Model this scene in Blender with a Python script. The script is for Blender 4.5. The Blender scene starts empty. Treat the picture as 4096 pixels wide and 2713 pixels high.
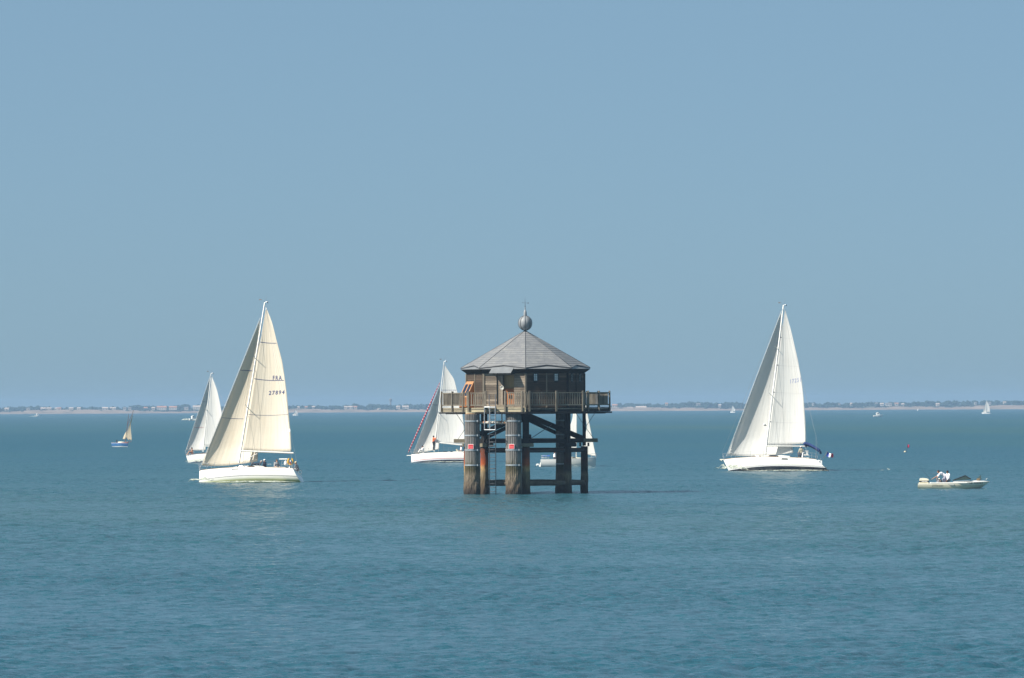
import bpy, bmesh, math, random
from mathutils import Vector, Matrix
R = math.radians
C = bpy.context.scene.collection
sc = bpy.context.scene

# ------------------------------------------------------------------ camera, sky, sun, exposure
F = 22756.0            # focal length in photo pixels (200 mm lens)
CX, HY, EYE = 2048.0, 1625.0, 7.0
ROLL = R(0.28)
cam = bpy.data.cameras.new('camera'); cam_o = bpy.data.objects.new('camera', cam); C.objects.link(cam_o)
cam.sensor_width = 36.0; cam.lens = F / 4096.0 * 36.0
cam.shift_y = (HY - 1356.5) / 4096.0
cam.clip_start = 1.0; cam.clip_end = 60000.0
cam_o.matrix_world = Matrix.Translation((0, 0, EYE)) @ Matrix.Rotation(R(90), 4, 'X') @ Matrix.Rotation(-ROLL, 4, 'Z')
sc.camera = cam_o

SUN_EL, SUN_AZ = 43.0, 62.0          # azimuth measured to the left of the line back to the camera
sd = Vector((-math.sin(R(SUN_AZ)) * math.cos(R(SUN_EL)), -math.cos(R(SUN_AZ)) * math.cos(R(SUN_EL)), math.sin(R(SUN_EL))))
w = bpy.data.worlds.new('World'); sc.world = w; w.use_nodes = True
nt = w.node_tree; nt.nodes.clear()
sky = nt.nodes.new('ShaderNodeTexSky'); sky.sky_type = 'NISHITA'; sky.sun_disc = False
sky.sun_elevation = R(SUN_EL); sky.sun_rotation = math.atan2(sd.x, sd.y) % (2 * math.pi)
sky.altitude = 0; sky.air_density = 0.5; sky.dust_density = 0.6; sky.ozone_density = 6.0
bg = nt.nodes.new('ShaderNodeBackground'); bg.inputs['Strength'].default_value = 0.076
wo = nt.nodes.new('ShaderNodeOutputWorld')
mist = nt.nodes.new('ShaderNodeMixRGB'); mist.inputs[0].default_value = 0.68      # the summer mist that levels the blue
mist.inputs[2].default_value = (0.158 / 0.076, 0.260 / 0.076, 0.322 / 0.076, 1)
nt.links.new(sky.outputs[0], mist.inputs[1]); nt.links.new(mist.outputs[0], bg.inputs[0]); nt.links.new(bg.outputs[0], wo.inputs[0])
sun = bpy.data.lights.new('sun', 'SUN'); sun.energy = 5.0; sun.angle = R(0.5); sun.color = (1.0, 0.93, 0.82)
sun_o = bpy.data.objects.new('sun', sun); C.objects.link(sun_o)
sun_o.rotation_euler = sd.to_track_quat('Z', 'Y').to_euler()
sc.view_settings.view_transform = 'Standard'; sc.view_settings.look = 'None'
sc.view_settings.exposure = 0.62; sc.view_settings.gamma = 1.0
sc.cycles.max_bounces = 8; sc.cycles.transparent_max_bounces = 12
sc.cycles.sample_clamp_indirect = 4.0

# ------------------------------------------------------------------ helpers
rnd = random.Random(7)
def un(px, py):
    dx, dy = px - CX, HY - py
    c, s = math.cos(ROLL), math.sin(ROLL)
    return dx * c + dy * s, -dx * s + dy * c
def at(px, py, D):
    ux, uy = un(px, py)
    return Vector((ux * D / F, D, EYE + uy * D / F))
def water_at(px, py):
    """point of the water surface seen at this pixel of the photo"""
    ux, uy = un(px, py)
    D = -EYE * F / uy
    return Vector((ux * D / F, D, 0.0))

class MB:
    def __init__(s): s.v = []; s.f = []; s.m = []; s.mi = 0
    def add(s, vs, fs, mi=None):
        b = len(s.v); s.v += [tuple(p) for p in vs]
        s.f += [tuple(b + i for i in f) for f in fs]
        s.m += [s.mi if mi is None else mi] * len(fs); return s
    def box(s, c, d, M=None, mi=None):
        c = Vector(c); x, y, z = d[0] / 2, d[1] / 2, d[2] / 2
        vs = [Vector((a * x, b * y, e * z)) for e in (-1, 1) for b in (-1, 1) for a in (-1, 1)]
        if M is not None: vs = [M @ p for p in vs]
        vs = [p + c for p in vs]
        return s.add(vs, [(0, 2, 3, 1), (4, 5, 7, 6), (0, 1, 5, 4), (2, 6, 7, 3), (0, 4, 6, 2), (1, 3, 7, 5)], mi)
    def beam(s, a, b, w, h, up=(0, 0, 1), mi=None):
        a, b = Vector(a), Vector(b); d = b - a; L = d.length
        if L < 1e-6: return s
        x = d / L; u = Vector(up)
        y = u.cross(x)
        if y.length < 1e-4: y = Vector((0, 1, 0)).cross(x)
        y.normalize(); z = x.cross(y)
        M = Matrix((x, y, z)).transposed()
        return s.box((a + b) / 2, (L, w, h), M, mi)
    def tube(s, pts, r, n=8, mi=None, cap=True):
        pts = [Vector(p) for p in pts]; k = len(pts)
        rs = r if isinstance(r, (list, tuple)) else [r] * k
        vs = []; fs = []; prev = None
        for i, p in enumerate(pts):
            d = (pts[min(i + 1, k - 1)] - pts[max(i - 1, 0)]).normalized()
            if prev is None:
                ref = Vector((0, 0, 1)) if abs(d.z) < 0.9 else Vector((1, 0, 0))
                u = d.cross(ref).normalized()
            else:
                u = prev - d * prev.dot(d)
                u = u.normalized() if u.length > 1e-5 else d.cross(Vector((0, 0, 1))).normalized()
            prev = u; v = d.cross(u)
            for j in range(n):
                a = 2 * math.pi * j / n
                vs.append(p + (u * math.cos(a) + v * math.sin(a)) * rs[i])
        for i in range(k - 1):
            for j in range(n):
                a, b = i * n + j, i * n + (j + 1) % n
                fs.append((a, b, b + n, a + n))
        if cap: fs += [tuple(reversed(range(n))), tuple(range((k - 1) * n, k * n))]
        return s.add(vs, fs, mi)
    def lathe(s, prof, c=(0, 0, 0), n=24, mi=None, M=None):
        c = Vector(c); vs = []; fs = []; k = len(prof)
        for r, z in prof:
            for j in range(n):
                a = 2 * math.pi * j / n
                p = Vector((r * math.cos(a), r * math.sin(a), z))
                vs.append((M @ p if M is not None else p) + c)
        for i in range(k - 1):
            for j in range(n):
                a, b = i * n + j, i * n + (j + 1) % n
                fs.append((a, b, b + n, a + n))
        fs += [tuple(reversed(range(n))), tuple(range((k - 1) * n, k * n))]
        return s.add(vs, fs, mi)
    def grid(s, fn, nu, nv, mi=None):
        vs = [fn(i / nu, j / nv) for j in range(nv + 1) for i in range(nu + 1)]
        fs = [(j * (nu + 1) + i, j * (nu + 1) + i + 1, (j + 1) * (nu + 1) + i + 1, (j + 1) * (nu + 1) + i) for j in range(nv) for i in range(nu)]
        return s.add(vs, fs, mi)
    def prism(s, poly, ext, mi=None):
        """poly: list of points, ext: extrusion vector"""
        n = len(poly); e = Vector(ext); p = [Vector(q) for q in poly]
        return s.add(p + [q + e for q in p], [tuple(range(n)), tuple(reversed(range(n, 2 * n)))] +
                     [(i, (i + 1) % n, n + (i + 1) % n, n + i) for i in range(n)], mi)
    def build(s, name, mats, parent=None, smooth=False, loc=None, solid=0, bevel=0, autos=None):
        me = bpy.data.meshes.new(name); me.from_pydata(s.v, [], s.f)
        if not isinstance(mats, (list, tuple)): mats = [mats]
        for m in mats: me.materials.append(m)
        me.polygons.foreach_set('material_index', s.m)
        bm = bmesh.new(); bm.from_mesh(me); bmesh.ops.recalc_face_normals(bm, faces=bm.faces); bm.to_mesh(me); bm.free()
        if smooth:
            me.polygons.foreach_set('use_smooth', [True] * len(me.polygons))
            if autos: me.set_sharp_from_angle(angle=R(autos))
        me.update()
        o = bpy.data.objects.new(name, me); C.objects.link(o)
        if parent is not None: o.parent = parent
        if loc is not None: o.location = loc
        if solid:
            m = o.modifiers.new('solid', 'SOLIDIFY'); m.thickness = solid; m.offset = 0
        if bevel:
            m = o.modifiers.new('bevel', 'BEVEL'); m.width = bevel; m.segments = 2; m.limit_method = 'ANGLE'
        return o

def tag(o, label=None, cat=None, group=None, kind=None):
    if label: o['label'] = label
    if cat: o['category'] = cat
    if group: o['group'] = group
    if kind: o['kind'] = kind
    return o
def thing(name, label, cat, loc=(0, 0, 0), group=None, M=None):
    o = bpy.data.objects.new(name, None); C.objects.link(o); o.empty_display_size = 0.5
    if M is not None: o.matrix_world = M
    else: o.location = loc
    return tag(o, label, cat, group)

def srgb(r, g, b):
    f = lambda c: (c / 255 / 12.92) if c / 255 <= 0.04045 else ((c / 255 + 0.055) / 1.055) ** 2.4
    return (f(r), f(g), f(b), 1.0)
def rgba(c): return tuple(c) + (1.0,) if len(c) == 3 else tuple(c)
class NT:
    """small node-tree writer"""
    def __init__(s, name):
        s.m = bpy.data.materials.new(name); s.m.use_nodes = True
        s.t = s.m.node_tree; s.t.nodes.clear()
        s.out = s.n('OutputMaterial'); s.co = s.n('TexCoord')
    def n(s, ty, **kw):
        x = s.t.nodes.new('ShaderNode' + ty)
        for k, v in kw.items():
            if k in x.inputs: x.inputs[k].default_value = v
            else: setattr(x, k, v)
        return x
    def l(s, a, b): s.t.links.new(a, b)
    def mapping(s, scale=(1, 1, 1), loc=(0, 0, 0), rot=(0, 0, 0), src='Object'):
        m = s.n('Mapping'); m.inputs['Scale'].default_value = scale; m.inputs['Location'].default_value = loc; m.inputs['Rotation'].default_value = rot
        s.l(s.co.outputs[src], m.inputs[0]); return m.outputs[0]
    def noise(s, vec, scale=5, detail=4, rough=0.55, dist=0.0):
        x = s.n('TexNoise'); x.inputs['Scale'].default_value = scale; x.inputs['Detail'].default_value = detail
        x.inputs['Roughness'].default_value = rough; x.inputs['Distortion'].default_value = dist
        s.l(vec, x.inputs['Vector']); return x.outputs[0]
    def ramp(s, fac, stops, interp='LINEAR'):
        x = s.n('ValToRGB'); cr = x.color_ramp; cr.interpolation = interp
        while len(cr.elements) < len(stops): cr.elements.new(0.5)
        for e, (p, c) in zip(cr.elements, stops): e.position = p; e.color = rgba(c) if not isinstance(c, (int, float)) else (c, c, c, 1)
        s.l(fac, x.inputs[0]); return x.outputs[0]
    def mix(s, fac, a, b, blend='MIX'):
        x = s.n('MixRGB', blend_type=blend)
        for i, v in ((0, fac), (1, a), (2, b)):
            if isinstance(v, (int, float)): x.inputs[i].default_value = v if i == 0 else (v, v, v, 1)
            elif isinstance(v, (tuple, list)): x.inputs[i].default_value = rgba(v)
            else: s.l(v, x.inputs[i])
        return x.outputs[0]
    def math(s, op, a, b=0.0, c=None):
        x = s.n('Math', operation=op)
        for i, v in ((0, a), (1, b), (2, c)):
            if v is None: continue
            if isinstance(v, (int, float)): x.inputs[i].default_value = v
            else: s.l(v, x.inputs[i])
        return x.outputs[0]
    def sep(s, vec):
        x = s.n('SeparateXYZ'); s.l(vec, x.inputs[0]); return x.outputs
    def bump(s, h, strength=0.3, dist=0.02, normal=None):
        x = s.n('Bump'); x.inputs['Strength'].default_value = strength; x.inputs['Distance'].default_value = dist
        s.l(h, x.inputs['Height'])
        if normal is not None: s.l(normal, x.inputs['Normal'])
        return x.outputs[0]
    def prin(s, col, rough=0.6, metal=0.0, normal=None, spec=0.5, **kw):
        x = s.n('BsdfPrincipled')
        for k, v in (('Base Color', col), ('Roughness', rough), ('Metallic', metal), ('Specular IOR Level', spec)):
            if isinstance(v, (int, float)): x.inputs[k].default_value = v
            elif isinstance(v, (tuple, list)): x.inputs[k].default_value = rgba(v)
            else: s.l(v, x.inputs[k])
        for k, v in kw.items(): x.inputs[k.replace('_', ' ')].default_value = v
        if normal is not None: s.l(normal, x.inputs['Normal'])
        return x.outputs[0]
    def done(s, shader): s.l(shader, s.out.inputs[0]); return s.m

def plain(name, col, rough=0.5, var=0.12, scale=3.0, metal=0.0, bump=0.0, spec=0.5, src='Object'):
    """paint, plastic, rope, skin: one colour with a little uneven wear"""
    t = NT(name); v = t.mapping(src=src)
    n = t.noise(v, scale, 5, 0.6)
    c = rgba(col)
    dk = tuple(x * (1 - var) for x in c[:3]); lt = tuple(min(1, x * (1 + var)) for x in c[:3])
    cc = t.ramp(n, [(0.3, dk), (0.7, lt)])
    nb = t.bump(n, bump, 0.01) if bump else None
    return t.done(t.prin(cc, rough, metal, nb, spec))
# ------------------------------------------------------------------ water
def water_material():
    t = NT('sea_water')
    # slopes of the chop, summed over wave sizes; each noise colour gives a slope in x and in y
    def slope(scale, ang, k, det, dist=0.4):
        x = t.n('TexNoise'); x.inputs['Scale'].default_value = 1.0; x.inputs['Detail'].default_value = det
        x.inputs['Roughness'].default_value = 0.6; x.inputs['Distortion'].default_value = dist
        t.l(t.mapping(scale, rot=(0, 0, R(ang))), x.inputs['Vector'])
        s1 = t.n('VectorMath', operation='SUBTRACT'); t.l(x.outputs[1], s1.inputs[0]); s1.inputs[1].default_value = (0.5, 0.5, 0.5)
        s2 = t.n('VectorMath', operation='MULTIPLY'); t.l(s1.outputs[0], s2.inputs[0]); s2.inputs[1].default_value = (k * 0.8, k, 0)
        return s2.outputs[0]
    def add(a, b):
        x = t.n('VectorMath', operation='ADD'); t.l(a, x.inputs[0])
        if isinstance(b, tuple): x.inputs[1].default_value = b
        else: t.l(b, x.inputs[1])
        return x.outputs[0]
    s = slope((1.5, 0.16, 1), 4, SL[0], 3, 0.2)
    s = add(s, slope((0.35, 0.45, 1), -14, SL[1], 2))
    s = add(s, slope((2.1, 2.6, 1), 22, SL[2], 3, 0.8))
    s = add(s, slope((6, 8, 1), -30, SL[3], 2))
    geo = t.n('NewGeometry'); nrm = t.n('VectorMath', operation='NORMALIZE'); t.l(add(s, geo.outputs['Normal']), nrm.inputs[0])
    # murky coastal water: silt clouds drifting in it
    silt = t.noise(t.mapping((0.004, 0.0016, 1), loc=(3.1, 1.7, 0)), 1.0, 4, 0.55, 0.6)
    col = t.ramp(silt, [(0.42, (0.018, 0.082, 0.122)), (0.58, (0.024, 0.090, 0.118)), (0.74, (0.040, 0.095, 0.096))])
    # far off, the wavelets are smaller than the eye can part: their slopes become roughness
    y = t.sep(t.co.outputs['Object'])[1]
    far = t.n('MapRange'); far.inputs['From Min'].default_value = 300; far.inputs['From Max'].default_value = 1500
    far.inputs['To Min'].default_value = 0.17; far.inputs['To Max'].default_value = 0.70; t.l(y, far.inputs[0])
    sh = t.prin(col, far.outputs[0], 0, nrm.outputs[0], 0.5)
    sh.node.inputs['IOR'].default_value = 1.33
    return t.done(sh)
SL = (0.65, 0.25, 1.35, 1.4)
M_water = water_material()
import numpy as np
def sea_mesh():
    rg = np.random.default_rng(5)
    ny = 2500; ya, yb = 118.0, 900.0
    ys = ya * (yb / ya) ** (np.arange(ny + 1) / ny)
    nx = 540
    u = np.linspace(-1, 1, nx + 1)
    X = u[None, :] * (0.115 * ys[:, None] + 14.0); Y = np.repeat(ys[:, None], nx + 1, 1)
    Z = np.zeros_like(X)
    step = np.maximum((0.115 * ys + 14.0) * 2 / nx, ys * 0.00081 * 0.8)
    for k in range(130):
        lam = 0.5 * (3.4 / 0.5) ** rg.random()
        th = rg.normal(0, 0.62) + (R(200) if rg.random() < 0.85 else R(80))     # wind from the near left
        kx, ky = math.cos(th + R(-62)) * 2 * math.pi / lam, math.sin(th + R(-62)) * 2 * math.pi / lam
        amp = 0.0030 * lam ** 0.7 * (0.6 + 0.8 * rg.random())
        ph = kx * X + ky * Y + rg.random() * 6.28
        fade = np.clip((lam / step - 2.2) / 2.0, 0, 1)[:, None]
        Z += amp * fade * (np.sin(ph) + 0.22 * np.cos(2 * ph))
    # gusts: rougher and calmer patches
    g = np.zeros_like(X)
    for k in range(14):
        lam = 18 * (5.0) ** rg.random(); th = rg.random() * 6.28
        g += np.sin(2 * math.pi / lam * (math.cos(th) * X * 0.6 + math.sin(th) * Y * 0.6) + rg.random() * 6.28)
    Z *= np.clip(0.95 + 0.10 * g, 0.5, 1.5)
    e = np.minimum(np.clip((1 - np.abs(u)) / 0.03, 0, 1)[None, :], np.clip((ys - ya) / 4, 0, 1)[:, None])
    e = np.minimum(e, np.clip((yb - ys) / 250, 0, 1)[:, None])
    Z *= e
    n1 = nx + 1
    V = np.stack([X, Y, Z], -1).reshape(-1, 3)
    idx = np.arange((ny + 1) * n1).reshape(ny + 1, n1)
    Fq = np.stack([idx[:-1, :-1], idx[:-1, 1:], idx[1:, 1:], idx[1:, :-1]], -1).reshape(-1, 4)
    # flat water all round the patch, sharing its border
    base = len(V)
    L = np.stack([np.full(ny + 1, -4200.0), ys, np.zeros(ny + 1)], -1); Rr = L.copy(); Rr[:, 0] = 4200.0
    li = base + np.arange(ny + 1); ri = li + ny + 1
    row0 = np.concatenate([[li[0]], idx[0], [ri[0]]]); row1 = np.concatenate([[li[-1]], idx[-1], [ri[-1]]])
    allV = np.concatenate([V, L, Rr]); b2 = len(allV)
    xs0 = allV[row0, 0]; xs1 = allV[row1, 0]; m = len(row0)
    B0 = np.stack([xs0, np.full(m, -300.0), np.zeros(m)], -1); B1 = np.stack([xs1, np.full(m, 9000.0), np.zeros(m)], -1)
    allV = np.concatenate([allV, B0, B1]); b0 = b2 + np.arange(m); b1 = b0 + m
    q = [Fq, np.stack([li[:-1], idx[:-1, 0], idx[1:, 0], li[1:]], -1), np.stack([idx[:-1, -1], ri[:-1], ri[1:], idx[1:, -1]], -1),
         np.stack([b0[:-1], b0[1:], row0[1:], row0[:-1]], -1), np.stack([row1[:-1], row1[1:], b1[1:], b1[:-1]], -1)]
    q = np.concatenate(q).astype(np.int32)
    me = bpy.data.meshes.new('sea'); me.vertices.add(len(allV)); me.vertices.foreach_set('co', allV.astype(np.float32).ravel())
    me.loops.add(q.size); me.loops.foreach_set('vertex_index', q.ravel())
    me.polygons.add(len(q)); me.polygons.foreach_set('loop_start', np.arange(0, q.size, 4, dtype=np.int32))
    me.materials.append(M_water); me.update(calc_edges=True)
    me.polygons.foreach_set('use_smooth', np.ones(len(q), dtype=bool))
    o = bpy.data.objects.new('sea', me); C.objects.link(o)
    return tag(o, kind='structure')
sea_mesh()
# ------------------------------------------------------------------ far shore: beach, low land, woods, houses
SH = 7240.0
def hash1(i): return (math.sin(i * 127.1 + 3.7) * 43758.5453) % 1.0
def vn(x):
    i = math.floor(x); f = x - i; f = f * f * (3 - 2 * f)
    return hash1(i) * (1 - f) + hash1(i + 1) * f
def shore_x(px): return (px - CX) * SH / F
def beach_material():
    t = NT('beach_sand'); n = t.noise(t.mapping((0.035, 0.03, 0.5)), 1, 6, 0.75)
    return t.done(t.prin(t.ramp(n, [(0.36, (0.12, 0.10, 0.070)), (0.48, (0.25, 0.185, 0.135)), (0.62, (0.32, 0.235, 0.17)), (0.76, (0.46, 0.37, 0.28))]), 0.9))
M_beach = beach_material()
M_land = plain('dune_scrub', (0.13, 0.14, 0.085), 0.95, 0.4, 0.05)
def coast(X): return SH + 26 * (vn(X / 130.0) - 0.5) + 8 * (vn(X / 31.0) - 0.5)
b = MB(); n = 760; prof = [(-6, -0.8), (0, 0.05), (9, 0.9), (15, 2.4), (21, 3.5), (30, 4.0), (44, 4.2)]
vs = []; fs = []
for i in range(n + 1):
    X = -1900 + 3800 * i / n
    k = 0.55 + 0.75 * vn(X / 55.0) + 0.25 * vn(X / 13.0)
    for d, z in prof: vs.append((X, coast(X) + d, z * (k if z > 0 else 1) * 0.92))
m = len(prof)
for i in range(n):
    for j in range(m - 1): fs.append((i * m + j, (i + 1) * m + j, (i + 1) * m + j + 1, i * m + j + 1))
b.add(vs, fs); tag(b.build('beach', M_beach, smooth=True), kind='structure')
b = MB(); vs = []; fs = []; m = 5; n = 380
for i in range(n + 1):
    X = -1900 + 3800 * i / n
    for j, d in enumerate((40, 80, 160, 380, 760)): vs.append((X, coast(X) + d, (3.9, 4.3, 4.6, 4.8, 3.0)[j] + 1.2 * (vn(X / 60 + j * 9) - 0.5) - (0.6 if j == 0 else 0)))
for i in range(n):
    for j in range(m - 1): fs.append((i * m + j, (i + 1) * m + j, (i + 1) * m + j + 1, i * m + j + 1))
b.add(vs, fs); tag(b.build('land', M_land, smooth=True), kind='structure')

def leaf_material(name, c0, c1, sc_=0.6):
    t = NT(name); n = t.noise(t.mapping(), sc_, 4, 0.7)
    return t.done(t.prin(t.ramp(n, [(0.35, c0), (0.65, c1)]), 0.8, spec=0.2))
M_wood = leaf_material('wood_foliage', (0.010, 0.026, 0.020), (0.032, 0.056, 0.036))
ico = None
def ico_data(sub):
    bm = bmesh.new(); bmesh.ops.create_icosphere(bm, subdivisions=sub, radius=1.0)
    v = [tuple(p.co) for p in bm.verts]; f = [tuple(q.index for q in fc.verts) for fc in bm.faces]; bm.free(); return v, f
ICO1, ICO2 = ico_data(1), ico_data(2)
def crown(b, c, rx, rz, data, rr, rough=0.28):
    v, f = data; c = Vector(c)
    b.add([c + Vector((p[0] * rx, p[1] * rx, p[2] * rz)) * (1 - rough + 2 * rough * rr.random()) for p in v], f)
# height of the tree line above the water in metres, along the photo's width
TL = [(-1700, 8), (-400, 9), (0, 9.2), (110, 9.6), (190, 8.6), (260, 8.2), (300, 9.2), (400, 8.4), (450, 7.6), (470, 9.8), (520, 10.8), (560, 9.8), (650, 9.6), (700, 11.0), (760, 11.0), (800, 8.4),
      (1000, 9), (1180, 9.0), (1225, 9.8), (1300, 8.6), (1440, 10.6), (1560, 9.8), (1660, 10.4), (1720, 11.0), (2000, 9.6), (2440, 6.5), (2480, 8.8), (2535, 10.0), (2620, 8.4), (2690, 9.2), (2740, 10.0),
      (2770, 10.8), (2960, 10.6), (3200, 9.6), (3300, 10.0), (3440, 9.6), (3560, 10.0), (3700, 9.8), (3800, 10.8), (3860, 11.2), (4000, 11.0), (4096, 11.2), (4500, 10), (5900, 9)]
def tl(px):
    for (a, h), (c, g) in zip(TL, TL[1:]):
        if a <= px <= c: return h + (g - h) * (px - a) / (c - a)
    return 9
rr = random.Random(11); b = MB()
px = -1600.0
while px < 5700:
    X = shore_x(px); H = tl(px) + rr.uniform(-1.0, 0.5)
    if rr.random() < 0.07: H += rr.uniform(0.6, 1.6)
    if rr.random() < 0.10: H -= rr.uniform(1, 3)
    d = rr.uniform(60, 330); r = rr.uniform(2.4, 5.4)
    near = -200 < px < 4300
    crown(b, (X, coast(X) + d, H - r * 0.8), r, r * 0.85, ICO1, rr, 0.22)
    for q in range(5 if near else 2):
        a = rr.uniform(0, 6.28); r2 = r * rr.uniform(0.3, 0.6)
        crown(b, (X + r * 0.9 * math.cos(a), coast(X) + d - rr.uniform(0, 4), H - r * 0.8 + rr.uniform(-0.8, 0.55) * r), r2, r2 * 0.8, ICO1, rr, 0.3)
    if rr.random() < 0.75:
        if rr.random() < 0.35 + 0.5 * vn(X / 40.0 + 5): crown(b, (X, coast(X) + rr.uniform(20, 30), 2.6 + rr.uniform(0, 1.0)), rr.uniform(1.5, 4.5), rr.uniform(0.6, 1.3), ICO1, rr, 0.3)
        crown(b, (X + rr.uniform(-4, 4), coast(X) + rr.uniform(48, 60), 4.2 + rr.uniform(0, 1.6)), rr.uniform(2.0, 5.0), rr.uniform(1.2, 2.2), ICO1, rr, 0.3)
    px += rr.uniform(3.5, 11.0) if near else rr.uniform(14, 30)
tag(b.build('wood', M_wood), 'dark evergreen wood that lines the whole far shore', 'wood', kind='stuff')

M_wall = [plain('house_render_%s' % k, c, 0.8, 0.06, 0.3) for k, c in (('white', (0.54, 0.51, 0.45)), ('cream', (0.52, 0.45, 0.36)), ('grey', (0.45, 0.43, 0.40)))]
M_roof = [plain('roof_tile_%s' % k, c, 0.8, 0.12, 0.8) for k, c in (('orange', (0.50, 0.24, 0.14)), ('pale', (0.60, 0.48, 0.40)), ('dark', (0.20, 0.18, 0.17)))]
HS = [  # photo x, eave height px above water, width px, wall kind, roof kind, storeys-ish height m, words
 (13, 11, 16, 1, 1), (101, 12, 12, 1, 2), (158, 17, 20, 2, 1), (181, 18, 18, 1, 1), (213, 14, 8, 0, 1), (226, 13, 14, 1, 0), (272, 16, 16, 1, 1), (307, 12, 13, 0, 1), (412, 14, 22, 2, 1), (434, 16, 12, 1, 1), (448, 14, 11, 0, 1),
 (491, 14, 10, 0, 2), (511, 13, 10, 1, 2), (572, 17, 14, 0, 0), (606, 13, 12, 2, 1), (640, 14, 38, 0, 0), (686, 14, 30, 0, 0), (739, 14, 16, 1, 2), (783, 22, 40, 0, 1), (1190, 14, 8, 1, 1), (1219, 17, 10, 0, 0), (1249, 19, 11, 0, 1),
 (1380, 13, 12, 1, 1), (1398, 12, 18, 0, 1), (1418, 11, 14, 1, 0), (1513, 7, 12, 1, 1), (1590, 12, 14, 1, 1), (1620, 13, 24, 0, 1), (2462, 20, 20, 1, 0), (2567, 8, 40, 1, 1), (2522, 8, 22, 0, 1), (2671, 26, 9, 1, 0), (2799, 23, 16, 2, 2), (2886, 16, 9, 0, 1),
 (3262, 22, 7, 0, 2), (3368, 20, 6, 0, 2), (3415, 22, 7, 1, 1), (3516, 22, 10, 0, 2), (3538, 20, 13, 0, 1), (3565, 20, 24, 0, 2), (3597, 21, 14, 0, 0), (3622, 18, 10, 0, 1), (3760, 13, 13, 1, 1), (3914, 23, 8, 0, 2), (3972, 23, 8, 2, 2), (4030, 24, 9, 1, 1)]
ORD = 'first second third fourth fifth sixth seventh eighth ninth tenth eleventh twelfth thirteenth fourteenth fifteenth sixteenth seventeenth eighteenth nineteenth'.split()
WCOL = ('white', 'cream', 'grey'); RCOL = ('orange', 'pale', 'dark')
WHERE = [(0, 820, 'left of the rearmost white sail', 'from the left edge'), (820, 1760, 'between the cream sails and the tower', 'right of the cream sails'), (1760, 2900, 'x', 'right of the lighthouse'), (2900, 5000, 'x', 'right of the right yacht')]
def house(i, px, up, wpx, wk, rk):
    k = SH / F; X = shore_x(px); W = wpx * k; dep = rr.uniform(7, 10)
    up_m = up * k; h = 2.9 if wpx < 26 else 3.6
    z0 = max(4.1, up_m - h + 1.2) if up > 10 else up_m - 1.5
    y = coast(X) + (36 if up < 15 else 50)
    seg = [s for s in WHERE if s[0] <= px < s[1]][0]
    idx = sum(1 for q in HS[:i] if seg[0] <= q[0] < seg[1])
    col = '%s house with %s roof' % (WCOL[wk], RCOL[rk])
    size = 'long ' if wpx >= 30 else ('small ' if wpx < 10 else '')
    t = thing('house', '%s%s, %s far shore house %s' % (size, col, ORD[idx], seg[3]), 'house', (X, y, z0), 'houses along the far shore')
    m = MB(); m.box((0, dep / 2, h / 2), (W, dep, h)); 
    m.build('wall', M_wall[wk], t)
    rh = 0.9 + 0.06 * min(W, 12); o = 0.35; m = MB()
    A = [(-W / 2 - o, -o, h - 0.12), (-W / 2 - o, dep + o, h - 0.12), (-W / 2 - o, dep / 2, h + rh)]
    m.prism(A, (W + 2 * o, 0, 0)); m.build('roof', M_roof[rk], t)
    nw = max(1, int(W / 2.6)); 
    for q in range(nw):
        x = -W / 2 + W * (q + 0.5) / nw; m = MB()
        m.box((x, -0.03, 1.5), (0.9, 0.1, 1.2)); m.build('window', M_dark, t)
M_dark = plain('dark_glass', (0.03, 0.035, 0.04), 0.2, 0.1)
for i, a in enumerate(HS): house(i, *a)
# slim tower above the trees
X = shore_x(1549); t = thing('water_tower', 'faint slim tower above the far trees, left of the lighthouse', 'tower', (X, coast(X) + 200, 4.5), None)
M_conc = plain('pale_concrete', (0.22, 0.22, 0.22), 0.8, 0.1, 0.3)
b = MB(); b.lathe([(1.3, 0), (1.0, 9)], n=10); b.build('shaft', M_conc, t, True, autos=40)
b = MB(); b.lathe([(1.0, 9.0), (1.9, 10.2), (2.1, 12.6), (0.4, 13.6)], n=12); b.build('tank', M_conc, t, True, autos=40)
# ------------------------------------------------------------------ timber lighthouse on piles
def wood(name, c0, c1, grain='h', rough=0.85, island=0.5, dirt=0.0, dirtcol=(0.03, 0.03, 0.025)):
    t = NT(name)
    sc_ = {'h': (1.6, 1.6, 26), 'v': (16, 16, 1.3), 'n': (6, 6, 6)}[grain]
    n = t.noise(t.mapping(sc_), 1, 5, 0.65); n2 = t.noise(t.mapping((1.1, 1.1, 1.1)), 1, 3, 0.6)
    g = t.n('NewGeometry'); r = g.outputs['Random Per Island']
    f = t.math('ADD', t.math('MULTIPLY', n, 1.0 - island * 0.5), t.math('MULTIPLY', t.math('SUBTRACT', r, 0.5), island * 0.6))
    f = t.math('ADD', f, t.math('MULTIPLY', t.math('SUBTRACT', n2, 0.5), 0.6))
    col = t.ramp(f, [(0.15, c0), (0.75, c1)])
    if dirt: col = t.mix(t.math('MULTIPLY', t.ramp(n2, [(0.52, 0.0), (0.68, 1.0)]), dirt), col, dirtcol)
    return t.done(t.prin(col, rough, 0, t.bump(n, 0.5, 0.02), 0.25))
W_rail = wood('weathered_rail_wood', (0.105, 0.090, 0.070), (0.33, 0.295, 0.235), 'v')
W_board = wood('weathered_cladding', (0.125, 0.102, 0.080), (0.44, 0.37, 0.29), 'h', island=0.7, dirt=0.35)
W_stain_shade = wood('stained_shaded_cladding', (0.055, 0.040, 0.030), (0.19, 0.135, 0.095), 'h', island=0.8, dirt=0.5)
W_dark = wood('shaded_dark_timber', (0.008, 0.008, 0.009), (0.034, 0.031, 0.028), 'h')  # dark timber; shade under the deck and on right sides is painted in
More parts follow.
